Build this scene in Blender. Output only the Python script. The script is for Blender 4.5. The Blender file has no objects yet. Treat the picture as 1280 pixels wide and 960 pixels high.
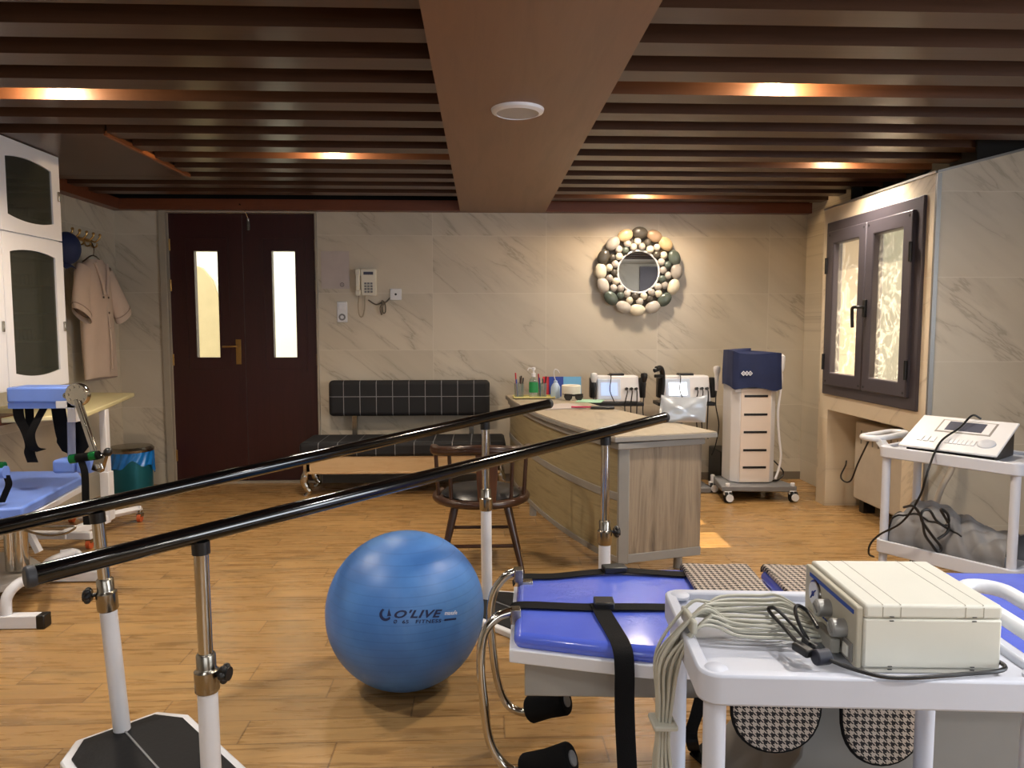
import bpy, bmesh, math, random
from mathutils import Vector, Matrix, Euler
random.seed(7)
R = math.radians
sc = bpy.context.scene
col = sc.collection
# ------------------------------------------------------------------ camera model (used for measuring points of the place)
F, H = 920.0, 1.4
PITCH = math.atan(73/F); YAW = math.atan(37*math.cos(PITCH)/F)
def ray(px, py):
    a = (px-640)/F; b = (480-py)/F
    cp, sp, cy, sy = math.cos(PITCH), math.sin(PITCH), math.cos(YAW), math.sin(YAW)
    f = (sy*cp, cy*cp, -sp); r = (cy, -sy, 0); u = (sy*sp, cy*sp, cp)
    return Vector([f[i]+a*r[i]+b*u[i] for i in range(3)])
O = Vector((0, 0, H))
def ay(px, py, y): d = ray(px, py); return O + d*(y/d.y)
def az(px, py, z): d = ray(px, py); return O + d*((z-H)/d.z)
def ax(px, py, x): d = ray(px, py); return O + d*(x/d.x)
D = 6.55            # back wall
XL = -3.16          # left wall
XR = 2.66           # window wall
# ------------------------------------------------------------------ object helpers
def wmat(o):
    if o.parent: return wmat(o.parent) @ o.matrix_parent_inverse @ o.matrix_basis
    return o.matrix_basis.copy()
def setp(o, parent):
    o.parent = parent
    o.matrix_parent_inverse = wmat(parent).inverted()
def tag(o, label=None, cat=None, group=None, kind=None):
    if label: o['label'] = label
    if cat: o['category'] = cat
    if group: o['group'] = group
    if kind: o['kind'] = kind
    return o
def thing(name, label, cat, loc=(0,0,0), group=None):
    o = bpy.data.objects.new(name, None); col.objects.link(o)
    o.location = loc; o.empty_display_size = .05
    return tag(o, label, cat, group)
def copy_tree(o, parent=None, off=None):
    c = o.copy(); col.objects.link(c)
    if parent is not None:
        c.parent = parent; c.matrix_parent_inverse = o.matrix_parent_inverse.copy()
    for ch in o.children: copy_tree(ch, c)
    return c
def catmull(pts, n=6):
    P = [Vector(p) for p in pts]
    if len(P) < 3: return P
    out = []
    for i in range(len(P)-1):
        p0 = P[i-1] if i else P[0]*2-P[1]
        p1, p2 = P[i], P[i+1]
        p3 = P[i+2] if i+2 < len(P) else P[-1]*2-P[-2]
        for k in range(n):
            t = k/n
            out.append(.5*((2*p1)+(p2-p0)*t+(2*p0-5*p1+4*p2-p3)*t*t+(3*p1-p0-3*p2+p3)*t**3))
    out.append(P[-1]); return out
class MB:
    def __init__(s, M=None):
        s.bm = bmesh.new(); s.M = M or Matrix(); s.m = 0
    def v(s, p): return s.bm.verts.new(s.M @ Vector(p))
    def f(s, vs):
        try:
            f = s.bm.faces.new(vs); f.material_index = s.m; return f
        except ValueError: pass
    def box(s, x0, x1, y0, y1, z0, z1):
        return s.hexa([(x0,y0,z0),(x1,y0,z0),(x1,y1,z0),(x0,y1,z0),(x0,y0,z1),(x1,y0,z1),(x1,y1,z1),(x0,y1,z1)])
    def hexa(s, c):
        v = [s.v(p) for p in c]
        for q in ((3,2,1,0),(4,5,6,7),(0,1,5,4),(1,2,6,5),(2,3,7,6),(3,0,4,7)): s.f([v[i] for i in q])
        return s
    def obox(s, c, size, rot=(0,0,0)):      # centred box with rotation
        m = Matrix.Translation(c) @ Euler(rot).to_matrix().to_4x4()
        x, y, z = [k/2 for k in size]
        P = [(-x,-y,-z),(x,-y,-z),(x,y,-z),(-x,y,-z),(-x,-y,z),(x,-y,z),(x,y,z),(-x,y,z)]
        return s.hexa([m @ Vector(p) for p in P])
    def bar(s, a, b, w, h, up=(0,0,1)):     # rectangular bar from a to b
        a, b = Vector(a), Vector(b); d = (b-a).normalized(); upv = Vector(up)
        if abs(d.dot(upv)) > .98: upv = Vector((0,1,0))
        r = d.cross(upv).normalized()*w/2; u = r.cross(d).normalized()*h/2
        return s.hexa([a-r-u, a+r-u, b+r-u, b-r-u, a-r+u, a+r+u, b+r+u, b-r+u])
    def tube(s, pts, r, n=10, cyc=False, cap=True):
        P = [Vector(p) for p in pts]
        P = [p for i, p in enumerate(P) if i == 0 or (p-P[i-1]).length > 1e-6]
        N = len(P)
        rr = r if isinstance(r, (list, tuple)) else [r]*N
        rings = []; prev = None
        for i, p in enumerate(P):
            if cyc: t = P[(i+1)%N]-P[i-1]
            else: t = P[min(i+1,N-1)]-P[max(i-1,0)]
            t.normalize()
            if prev is None:
                a = Vector((0,0,1)) if abs(t.z) < .9 else Vector((1,0,0))
                a = (a - t*a.dot(t)).normalized()
            else:
                a = prev - t*prev.dot(t)
                a.normalize()
            prev = a; b = t.cross(a)
            k = rr[min(i, len(rr)-1)]
            rings.append([s.v(p + (a*math.cos(2*math.pi*j/n)+b*math.sin(2*math.pi*j/n))*k) for j in range(n)])
        for i in range(N if cyc else N-1):
            A, B = rings[i], rings[(i+1)%N]
            for j in range(n): s.f([A[j], A[(j+1)%n], B[(j+1)%n], B[j]])
        if cap and not cyc:
            s.f(rings[0][::-1]); s.f(rings[-1])
        return s
    def cyl(s, a, b, r0, r1=None, n=20):
        return s.tube([a, b], [r0, r0 if r1 is None else r1], n)
    def lathe(s, c, prof, n=24, ax='z'):
        c = Vector(c); rings = []
        def pt(r, h, t):
            x, y = r*math.cos(t), r*math.sin(t)
            return c + Vector({'z':(x,y,h),'y':(x,h,y),'x':(h,x,y)}[ax])
        for r, h in prof:
            if r < 1e-6: rings.append([s.v(pt(0,h,0))])
            else: rings.append([s.v(pt(r,h,2*math.pi*j/n)) for j in range(n)])
        for A, B in zip(rings, rings[1:]):
            for j in range(n):
                k = (j+1)%n
                if len(A) == 1 and len(B) == 1: continue
                if len(A) == 1: s.f([A[0], B[k], B[j]])
                elif len(B) == 1: s.f([A[j], A[k], B[0]])
                else: s.f([A[j], A[k], B[k], B[j]])
        if prof[0] != prof[-1]:
            if len(rings[0]) > 1: s.f(rings[0][::-1])
            if len(rings[-1]) > 1: s.f(rings[-1])
        return s
    def ell(s, c, r, n=20, m=12, rot=None):
        c = Vector(c); q = rot or Matrix.Identity(3); g = []
        for i in range(m+1):
            th = math.pi*i/m
            if i in (0, m): g.append([s.v(c + q @ Vector((0,0,r[2]*math.cos(th))))])
            else: g.append([s.v(c + q @ Vector((r[0]*math.sin(th)*math.cos(2*math.pi*j/n), r[1]*math.sin(th)*math.sin(2*math.pi*j/n), r[2]*math.cos(th)))) for j in range(n)])
        for A, B in zip(g, g[1:]):
            for j in range(n):
                k = (j+1)%n
                if len(A) == 1: s.f([A[0], B[j], B[k]])
                elif len(B) == 1: s.f([A[j], B[0], A[k]])
                else: s.f([A[j], B[j], B[k], A[k]])
        return s
    def prism(s, poly, lo, hi, pl='xy'):    # polygon extruded along the remaining axis
        def P(p, h):
            return {'xy':(p[0],p[1],h),'xz':(p[0],h,p[1]),'yz':(h,p[0],p[1])}[pl]
        A = [s.v(P(p,lo)) for p in poly]; B = [s.v(P(p,hi)) for p in poly]; n = len(poly)
        s.f(A[::-1]); s.f(B)
        for i in range(n): s.f([A[i], A[(i+1)%n], B[(i+1)%n], B[i]])
        return s
    def ring(s, outer, inner, lo, hi, pl='xy'):   # frame between two polygons with the same point count
        def P(p, h):
            return {'xy':(p[0],p[1],h),'xz':(p[0],h,p[1]),'yz':(h,p[0],p[1])}[pl]
        n = len(outer)
        a = [s.v(P(p,lo)) for p in outer]; b = [s.v(P(p,lo)) for p in inner]
        c = [s.v(P(p,hi)) for p in outer]; d = [s.v(P(p,hi)) for p in inner]
        for i in range(n):
            j = (i+1)%n
            s.f([a[i],a[j],b[j],b[i]]); s.f([c[i],d[i],d[j],c[j]])
            s.f([a[i],c[i],c[j],a[j]]); s.f([b[i],b[j],d[j],d[i]])
        return s
    def grid(s, fn, nu, nv, thick=None):
        g = [[Vector(fn(i/nu, j/nv)) for j in range(nv+1)] for i in range(nu+1)]
        V = [[s.v(p) for p in r] for r in g]
        for i in range(nu):
            for j in range(nv): s.f([V[i][j], V[i+1][j], V[i+1][j+1], V[i][j+1]])
        if thick:
            t = Vector(thick)
            W = [[s.v(p+t) for p in r] for r in g]
            for i in range(nu):
                for j in range(nv): s.f([W[i][j], W[i][j+1], W[i+1][j+1], W[i+1][j]])
            for i in range(nu):
                s.f([V[i][0], W[i][0], W[i+1][0], V[i+1][0]]); s.f([V[i][nv], V[i+1][nv], W[i+1][nv], W[i][nv]])
            for j in range(nv):
                s.f([V[0][j], V[0][j+1], W[0][j+1], W[0][j]]); s.f([V[nu][j], W[nu][j], W[nu][j+1], V[nu][j+1]])
        return s
    def build(s, name, mats, parent=None, bevel=0, seg=2, sub=0, smooth=.7, solid=0):
        bm = s.bm
        bmesh.ops.recalc_face_normals(bm, faces=bm.faces[:])
        if not bm.verts: bm.verts.new((0,0,0))
        lo = Vector([min(v.co[i] for v in bm.verts) for i in range(3)]); hi = Vector([max(v.co[i] for v in bm.verts) for i in range(3)])
        c = (lo+hi)/2
        if parent is None: c.z = lo.z
        bmesh.ops.translate(bm, verts=bm.verts[:], vec=-c)
        for f in bm.faces: f.smooth = True
        for e in bm.edges: e.smooth = e.calc_face_angle(0) < smooth
        me = bpy.data.meshes.new(name); bm.to_mesh(me); bm.free()
        for m in (mats if isinstance(mats, (list, tuple)) else [mats]): me.materials.append(m)
        o = bpy.data.objects.new(name, me); o.location = c; col.objects.link(o)
        if parent is not None: setp(o, parent)
        if solid:
            md = o.modifiers.new('solid', 'SOLIDIFY'); md.thickness = solid; md.offset = 0
        if bevel:
            md = o.modifiers.new('bevel', 'BEVEL'); md.width = bevel; md.segments = seg; md.limit_method = 'ANGLE'; md.angle_limit = R(40)
        if sub:
            md = o.modifiers.new('sub', 'SUBSURF'); md.levels = sub; md.render_levels = sub
        return o
def struct(name, b, m, parent=None, **k):
    o = b.build(name, m, parent, **k)
    if parent is None: o['kind'] = 'structure'
    return o
def text_mesh(body, size, shear=0.0, bold=0.0, spacing=1.0):
    cu = bpy.data.curves.new('t', 'FONT'); cu.body = body; cu.size = size; cu.shear = shear; cu.offset = bold
    cu.space_character = spacing; cu.align_x = 'LEFT'; cu.resolution_u = 3
    o = bpy.data.objects.new('t', cu); col.objects.link(o)
    dg = bpy.context.evaluated_depsgraph_get(); dg.update()
    me = bpy.data.meshes.new_from_object(o.evaluated_get(dg))
    vs = [v.co.copy() for v in me.vertices]; fs = [list(p.vertices) for p in me.polygons]
    bpy.data.objects.remove(o); bpy.data.curves.remove(cu); bpy.data.meshes.remove(me)
    return vs, fs
# ------------------------------------------------------------------ materials
def srgb(c):
    if isinstance(c, str): c = tuple(int(c[i:i+2], 16)/255 for i in (0,2,4))
    return tuple((x/12.92 if x <= .04045 else ((x+.055)/1.055)**2.4) for x in c)+(1,)
class NT:
    def __init__(s, name):
        s.mat = bpy.data.materials.new(name); s.mat.use_nodes = True
        s.t = s.mat.node_tree; s.p = s.t.nodes['Principled BSDF']; s.out = s.t.nodes['Material Output']
    def n(s, ty, **k):
        nd = s.t.nodes.new(ty)
        for a, b in k.items(): setattr(nd, a, b)
        return nd
    def put(s, sock, v):
        if isinstance(v, bpy.types.NodeSocket): s.t.links.new(v, sock)
        else: sock.default_value = v
    def math(s, op, a, b=0.0, c=0.0):
        nd = s.n('ShaderNodeMath', operation=op)
        for i, v in enumerate((a, b, c)): s.put(nd.inputs[i], v)
        return nd.outputs[0]
    def mix(s, fac, a, b, mode='MIX'):
        nd = s.n('ShaderNodeMix', data_type='RGBA', blend_type=mode)
        s.put(nd.inputs[0], fac); s.put(nd.inputs[6], a); s.put(nd.inputs[7], b)
        return nd.outputs[2]
    def pos(s): return s.n('ShaderNodeNewGeometry').outputs['Position']
    def obj(s): return s.n('ShaderNodeTexCoord').outputs['Object']
    def sep(s, v):
        nd = s.n('ShaderNodeSeparateXYZ'); s.put(nd.inputs[0], v); return nd.outputs
    def comb(s, x, y, z=0.0):
        nd = s.n('ShaderNodeCombineXYZ')
        for i, v in enumerate((x, y, z)): s.put(nd.inputs[i], v)
        return nd.outputs[0]
    def map(s, v, sc=(1,1,1), rot=(0,0,0), loc=(0,0,0)):
        nd = s.n('ShaderNodeMapping'); s.put(nd.inputs[0], v)
        nd.inputs['Scale'].default_value = sc; nd.inputs['Rotation'].default_value = rot; nd.inputs['Location'].default_value = loc
        return nd.outputs[0]
    def noise(s, v, scale, detail=4, rough=.55, dist=0):
        nd = s.n('ShaderNodeTexNoise'); s.put(nd.inputs['Vector'], v); nd.inputs['Scale'].default_value = scale
        nd.inputs['Detail'].default_value = detail; nd.inputs['Roughness'].default_value = rough; nd.inputs['Distortion'].default_value = dist
        return nd.outputs[0]
    def ramp(s, f, stops):
        nd = s.n('ShaderNodeValToRGB'); s.put(nd.inputs[0], f); e = nd.color_ramp.elements
        while len(e) < len(stops): e.new(.5)
        for k, (p, c) in zip(e, stops): k.position = p; k.color = c if len(c) == 4 else tuple(c)+(1,)
        return nd.outputs[0]
    def step(s, f, lo, hi):
        nd = s.n('ShaderNodeMapRange', interpolation_type='SMOOTHSTEP'); s.put(nd.inputs[0], f)
        nd.inputs[1].default_value = lo; nd.inputs[2].default_value = hi
        return nd.outputs[0]
    def bump(s, h, strength=.3, dist=.01):
        nd = s.n('ShaderNodeBump'); s.put(nd.inputs['Height'], h); nd.inputs['Strength'].default_value = strength; nd.inputs['Distance'].default_value = dist
        s.put(s.p.inputs['Normal'], nd.outputs[0])
    def set(s, color=None, rough=None, metal=None, **k):
        if color is not None: s.put(s.p.inputs['Base Color'], color)
        if rough is not None: s.put(s.p.inputs['Roughness'], rough)
        if metal is not None: s.put(s.p.inputs['Metallic'], metal)
        for a, b in k.items(): s.put(s.p.inputs[a.replace('_', ' ')], b)
        return s.mat
def plain(name, c, rough=.5, metal=0, var=.06, vs=9, bump=0, bs=60, **k):
    t = NT(name); c = srgb(c); v = t.obj()
    n = t.noise(v, vs, 3)
    d = tuple(x*(1-2*var) for x in c[:3])+(1,); l = tuple(min(1, x*(1+2*var)) for x in c[:3])+(1,)
    t.set(t.mix(n, d, l), rough, metal, **k)
    if bump: t.bump(t.noise(v, bs, 3), bump, .004)
    return t.mat
def wood(name, c1, c2, scale, rough=.4, bump=.05, c3=None):
    t = NT(name); v = t.map(t.pos(), scale)
    n = t.noise(v, 1, 6, .62, .6); m = t.noise(v, .35, 3)
    c = t.ramp(t.math('ADD', t.math('MULTIPLY', n, .7), t.math('MULTIPLY', m, .3)), [(.32, srgb(c1)), (.52, srgb(c2)), (.68, srgb(c3 or c1))])
    t.set(c, rough); t.bump(n, bump, .003)
    return t.mat
def marble(name, plane, tx, tz, ox=0., oz=0., base='c6beae', dark='b7af9f', vein='7d7262'):
    t = NT(name); P = t.sep(t.pos()); u = P[0] if plane == 'x' else P[1]; w = P[2]
    U = t.math('DIVIDE', t.math('ADD', u, ox), tx); W = t.math('DIVIDE', t.math('ADD', w, oz), tz)
    wn = t.n('ShaderNodeTexWhiteNoise', noise_dimensions='2D'); t.put(wn.inputs[0], t.comb(t.math('FLOOR', U), t.math('FLOOR', W)))
    uv = t.comb(u, w, t.math('MULTIPLY', wn.outputs[0], 13))
    rot = t.map(uv, (1,1,1), (0,0,R(38)))
    st = t.map(rot, (.42, 2.3, 1))
    a = t.noise(st, 1.5, 6, .55, .35)
    band = t.math('ABSOLUTE', t.math('SUBTRACT', a, .5))
    v1 = t.math('SUBTRACT', 1.0, t.step(band, .0, .012))
    v2 = t.math('SUBTRACT', 1.0, t.step(band, .0, .06))
    gate = t.step(t.noise(rot, 1.1, 2), .40, .60)
    cl = t.noise(st, 1.1, 4)
    c = t.mix(t.step(cl, .3, .75), srgb(base), srgb(dark))
    c = t.mix(t.math('MULTIPLY', t.math('MULTIPLY', v2, gate), .20), c, srgb(vein))
    c = t.mix(t.math('MULTIPLY', t.math('MULTIPLY', v1, gate), .38), c, srgb(vein))
    eu = t.math('MULTIPLY', t.math('ABSOLUTE', t.math('SUBTRACT', t.math('FRACT', U), .5)), 2*tx/2)
    ew = t.math('MULTIPLY', t.math('ABSOLUTE', t.math('SUBTRACT', t.math('FRACT', W), .5)), 2*tz/2)
    g = t.math('MAXIMUM', t.math('GREATER_THAN', eu, tx/2-.0025), t.math('GREATER_THAN', ew, tz/2-.0025))
    c = t.mix(t.math('MULTIPLY', g, .55), c, srgb('d2ccc0'))
    t.set(c, .32); t.bump(g, -.15, .002)
    return t.mat
def floor_mat():
    t = NT('wood look floor'); P = t.sep(t.pos()); RW, LN = .15, .9
    row = t.math('FLOOR', t.math('DIVIDE', P[1], RW)); fr = t.math('FRACT', t.math('DIVIDE', P[1], RW))
    off = t.math('MULTIPLY', t.math('FRACT', t.math('MULTIPLY', row, .37)), LN)
    X = t.math('DIVIDE', t.math('ADD', P[0], off), LN); cx = t.math('FLOOR', X); fx = t.math('FRACT', X)
    wn = t.n('ShaderNodeTexWhiteNoise', noise_dimensions='2D'); t.put(wn.inputs[0], t.comb(cx, row)); rnd = wn.outputs[0]
    v = t.comb(t.math('ADD', P[0], t.math('MULTIPLY', rnd, 7)), P[1], t.math('MULTIPLY', rnd, 20))
    n = t.noise(t.map(v, (1.7, 17, 1)), 1.6, 8, .62, 1.0)
    m = t.noise(t.map(v, (1.6, 7, 1)), 1.2, 3, .5, .5)
    c = t.ramp(n, [(.30, srgb('7a5a34')), (.43, srgb('a17d4e')), (.60, srgb('b38e5b')), (.78, srgb('8c6a41'))])
    c = t.mix(t.math('MULTIPLY', t.step(m, .48, .72), .38), c, srgb('6f6349'))
    c = t.mix(t.math('MULTIPLY', rnd, .25), c, srgb('85653f'))
    ey = t.math('MINIMUM', fr, t.math('SUBTRACT', 1.0, fr)); ex = t.math('MINIMUM', fx, t.math('SUBTRACT', 1.0, fx))
    g = t.math('MAXIMUM', t.math('LESS_THAN', ey, .016), t.math('LESS_THAN', ex, .0034))
    c = t.mix(t.math('MULTIPLY', g, .6), c, srgb('553a20'))
    t.set(c, t.math('ADD', .20, t.math('MULTIPLY', n, .16)))
    t.bump(t.math('SUBTRACT', n, t.math('MULTIPLY', g, 1.5)), .10, .003)
    return t.mat
def hound(name, axes, per, dark='1b1718', light='b3a598'):
    t = NT(name); P = t.sep(t.pos())
    u = t.math('DIVIDE', P[axes[0]], per)
    w = t.math('DIVIDE', P[axes[1]] if len(axes) == 2 else t.math('ADD', P[axes[1]], P[axes[2]]), per)
    wd = t.math('LESS_THAN', t.math('FRACT', u), .5); fd = t.math('LESS_THAN', t.math('FRACT', w), .5)
    s = t.math('LESS_THAN', t.math('FRACT', t.math('MULTIPLY', t.math('ADD', u, w), 2)), .5)
    f = t.math('ADD', t.math('MULTIPLY', s, wd), t.math('MULTIPLY', t.math('SUBTRACT', 1.0, s), fd))
    t.set(t.mix(f, srgb(light), srgb(dark)), .9)
    return t.mat
def gridcloth(name, axis, per, org, zline=None, base='15171e', line='84868c'):
    t = NT(name); P = t.sep(t.pos())
    f = t.math('FRACT', t.math('DIVIDE', t.math('SUBTRACT', P[0], org), per))
    d = t.math('MULTIPLY', t.math('MINIMUM', f, t.math('SUBTRACT', 1.0, f)), per)
    g = t.math('LESS_THAN', d, .003)
    if zline is not None:
        for a, z in zline:
            g = t.math('MAXIMUM', g, t.math('LESS_THAN', t.math('ABSOLUTE', t.math('SUBTRACT', P[a], z)), .003))
    w = t.noise(t.map(t.pos(), (1,1,1)), 160, 2)
    t.set(t.mix(t.math('MULTIPLY', g, .8), t.mix(w, srgb('101115'), srgb(base)), srgb(line)), .75)
    return t.mat
def emit(name, c, s):
    t = NT(name); t.set(srgb(c), .5, Emission_Color=srgb(c), Emission_Strength=s); return t.mat
def thin_glass(name, tint, refl=.12, rough=.02, crinkle=0., body=0., bodycol='ffffff'):
    t = NT(name)
    tr = t.n('ShaderNodeBsdfTransparent'); tr.inputs[0].default_value = srgb(tint)
    gl = t.n('ShaderNodeBsdfGlossy'); gl.inputs['Roughness'].default_value = rough
    fac = refl; last = tr.outputs[0]
    if crinkle:
        v = t.pos(); n1 = t.noise(v, 5, 5, .6, 1.2)
        e = t.math('ABSOLUTE', t.math('SUBTRACT', n1, .5))
        line = t.math('SUBTRACT', 1.0, t.step(e, .0, .025))
        b = t.n('ShaderNodeBump'); t.put(b.inputs['Height'], t.noise(v, 9, 4)); b.inputs['Strength'].default_value = .6; b.inputs['Distance'].default_value = .02
        t.put(gl.inputs['Normal'], b.outputs[0])
        tl = t.n('ShaderNodeBsdfTranslucent'); tl.inputs[0].default_value = srgb(bodycol)
        m0 = t.n('ShaderNodeMixShader'); t.put(m0.inputs[0], t.math('ADD', body, t.math('MULTIPLY', line, crinkle)))
        t.put(m0.inputs[1], last); t.put(m0.inputs[2], tl.outputs[0]); last = m0.outputs[0]
    elif body:
        tl = t.n('ShaderNodeBsdfDiffuse'); tl.inputs[0].default_value = srgb(bodycol)
        m0 = t.n('ShaderNodeMixShader'); t.put(m0.inputs[0], body)
        t.put(m0.inputs[1], last); t.put(m0.inputs[2], tl.outputs[0]); last = m0.outputs[0]
    m = t.n('ShaderNodeMixShader'); t.put(m.inputs[0], fac); t.put(m.inputs[1], last); t.put(m.inputs[2], gl.outputs[0])
    t.t.links.new(m.outputs[0], t.out.inputs[0])
    return t.mat
M = {}
M['floor'] = floor_mat()
M['marble_back'] = marble('marble tile back', 'x', 1.0, .5, .435, -.185)
M['marble_side'] = marble('marble tile side', 'y', 1.0, .5, .2, -.185)
M['marble_warm'] = marble('marble tile window wall', 'y', 1.0, .5, .32, -.185, 'd8cdb9', 'c8bba5', '9a8c78')
M['plaster'] = plain('plaster', 'c9c4ba', .8)
M['slat'] = wood('ceiling slat wood', '3c2618', '4a3122', (1.2, 26, 26), .32, .03, '412a1b')
M['beam'] = wood('ceiling beam wood', '6e503a', '7c5b44', (14, 1.1, 14), .42, .04, '745540')
M['fascia'] = wood('fascia wood', '5f321c', '6c3a22', (3, 20, 20), .4, .03)
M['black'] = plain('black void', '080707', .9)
M['door'] = wood('dark red door wood', '2a0d0d', '351213', (30, 30, 1.6), .38, .02, '2c0f0f')
M['trim'] = plain('pale door trim', '9c9486', .4)
M['metaltrim'] = plain('aluminium trim', '9a9a98', .35, .8)
M['brass'] = plain('brass', 'a5814a', .32, .9)
M['chrome'] = plain('chrome', 'c3beb4', .14, 1, .03)
M['steel'] = plain('brushed steel', '9b958a', .25, 1, .05)
M['white'] = plain('white enamel', 'dcdde2', .32, 0, .02)
M['whitep'] = plain('white plastic', 'd9dce2', .38, 0, .02)
M['shelfp'] = plain('grey white trolley plastic', 'c6cad6', .4, 0, .02)
M['cream'] = plain('cream device plastic', 'd5d3c7', .45, 0, .02)
M['blackp'] = plain('black plastic', '0e0e10', .4)
M['gloss'] = plain('gloss black rail', '050506', .12, 0, .02, Coat_Weight=.4)
M['rubber'] = plain('black rubber', '111113', .7, 0, .1, bump=.2, Specular_IOR_Level=.3)
M['foam'] = plain('black foam', '09090a', .95, bump=.4, bs=200, Specular_IOR_Level=.2)
M['ball'] = None
M['vinyl'] = plain('blue vinyl', '5468d6', .22, 0, .06, 12, .25, 14, Coat_Weight=.3)
M['vinyl2'] = plain('light blue vinyl', '6f8fe0', .35, 0, .05, 6, .06, 30)
M['strap'] = plain('black webbing strap', '08080a', .75, 0, .1, bump=.3, bs=300, Specular_IOR_Level=.2)
M['greybox'] = plain('grey painted steel', '97948e', .5, 0, .03)
M['greyp'] = plain('grey plastic', '77787b', .5)
M['greyband'] = plain('grey edge band', '87847f', .45, 0, .04)
M['deskfront'] = wood('desk front wood grain', '82765a', '978a6a', (6, 2.2, 38), .45, .03, '6f6449')
M['desktop'] = wood('desk top wood', 'a49884', 'b0a48f', (10, 2.4, 20), .4, .02, '938772')
M['deskside'] = wood('desk side oak', '6b5d4e', '94846f', (17, 17, 1.3), .5, .05, '56493c')
M['chairwood'] = wood('dark chair wood', '2a1810', '3b2316', (18, 18, 4), .3, .02)
M['leather'] = plain('black leather', '15161a', .35, bump=.1)
M['benchwood'] = wood('bench oak', 'bd9d74', 'c9ab82', (3, 20, 22), .45, .03)
M['benchback'] = gridcloth('black bench cloth', 0, .141, -1.345, [(2, .785)])
M['benchseat'] = gridcloth('black bench seat cloth', 0, .155, -1.49, [(1, 6.02)])
M['hound'] = hound('houndstooth top', (0, 1, 2), .020)
M['houndfront'] = hound('houndstooth hanging', (0, 2), .019)
M['navy'] = plain('navy cloth', '16244e', .75, 0, .12, 7, .2, 30)
M['coat'] = plain('pale beige cotton', 'b8a598', .9, 0, .05, 6, .15, 90)
M['bag'] = plain('grey nylon bag', '77777a', .55, 0, .15, 7, .5, 16)
M['cable'] = plain('grey hose', 'b3b1a3', .45, 0, .05)
M['pane'] = thin_glass('bright door glass', 'fffef6', .06, .05, 0, .0)
M['wpane'] = thin_glass('crinkled window film glass', 'fffaf0', .08, .08, .16, .05, 'fffaf0')
M['cabglass'] = thin_glass('smoked cabinet glass', 'b6b6aa', .05, .04, 0, .40, '50524a')
M['frame'] = plain('dark brown aluminium', '4b464d', .4, .25)
M['mirror'] = plain('mirror', 'e8eef2', .02, 1, 0)
M['paper'] = plain('paper', 'b9b0ae', .85)
M['screen'] = emit('device screen', '9fb4d8', .9)
M['screenw'] = emit('bright device screen', 'f2f6ff', 1.6)
M['lcd'] = plain('dark lcd', '4d5060', .2)
M['clear'] = thin_glass('clear plastic', 'eef4f2', .12, .05, 0, .12, 'dfe8e6')
M['green'] = plain('green label', '1f8a4c', .4)
M['greenmetal'] = plain('green metal', '11713a', .25, .6)
M['yellow'] = plain('pale yellow tray', 'd8cf8a', .5)
M['creamtop'] = plain('cream laminate', 'd9cfa0', .4, 0, .02)
M['binteal'] = plain('teal bin metal', '1f6f82', .3, .5)
M['binbag'] = plain('blue bin bag', '1277cf', .25, 0, .15, 14, .6, 24, Coat_Weight=.3)
M['foil'] = plain('silver pouch', 'b5bcc6', .3, .45, .08, 8, .6, 18)
M['red'] = plain('red card', 'c02a38', .5)
M['blue'] = plain('blue card', '1f3f9c', .5)
M['lblue'] = plain('light blue card', '6aaede', .5)
M['magenta'] = plain('magenta pen', 'c0245a', .4)
M['mint'] = plain('mint paper', '9fcbb0', .8)
M['orange'] = plain('orange castor', 'b9562f', .5)
M['outside'] = plain('outside render wall', 'f6f3e8', .9, 0, .08, 2)
M['outside2'] = plain('outside pale wall', '6c6d60', .9, 0, .32, 1.6)
M['leafg'] = plain('outside foliage', '6c7a58', .9, 0, .3, 4)
M['radiator'] = plain('radiator panel', 'b9b2a6', .5)
M['pink'] = plain('pale machine panel', 'ddd0c6', .4, 0, .02)
M['inkw'] = plain('white print', 'dfe3ee', .6)
M['ink'] = plain('dark blue print', '0f1e4a', .6)
def vinyl_mat():
    t = NT('blue vinyl wrinkled'); v = t.obj(); n = t.noise(v, 7, 4)
    k = t.noise(t.map(v, (1, 2.2, 1)), 9, 6, .6, 1.4)
    cr = t.math('SUBTRACT', 1.0, t.step(t.math('ABSOLUTE', t.math('SUBTRACT', k, .5)), 0, .05))
    gate = t.step(t.noise(v, 4, 2), .5, .62)
    t.set(t.mix(n, srgb('4a5fd0'), srgb('5f74de')), .2, Coat_Weight=.4, Coat_Roughness=.08)
    t.bump(t.math('ADD', t.math('MULTIPLY', t.math('MULTIPLY', cr, gate), .6), t.math('MULTIPLY', k, .5)), .35, .006)
    return t.mat
M['vinyl'] = vinyl_mat()
def ball_mat():
    t = NT('blue exercise ball vinyl'); v = t.obj(); P = t.sep(v)
    z = t.math('ADD', P[2], t.math('MULTIPLY', t.noise(v, 3, 2), .01))
    w = t.math('FRACT', t.math('MULTIPLY', z, 34))
    line = t.math('LESS_THAN', w, .12)
    n = t.noise(v, 3.5, 4, .6)
    c = t.mix(t.step(n, .35, .72), srgb('3f71b4'), srgb('4f84c6'))
    c = t.mix(t.math('MULTIPLY', t.step(t.noise(v, 6, 5, .65), .55, .75), .25), c, srgb('6f98c8'))
    c = t.mix(t.math('MULTIPLY', line, .22), c, srgb('274f8a'))
    t.set(c, .42); t.bump(line, -.35, .004)
    return t.mat
M['ball'] = ball_mat()

# ================================================================== SETTING
b = MB(); b.box(-4.2, 4.6, -3.0, D+.2, -.1, 0); struct('floor', b, M['floor'])
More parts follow.
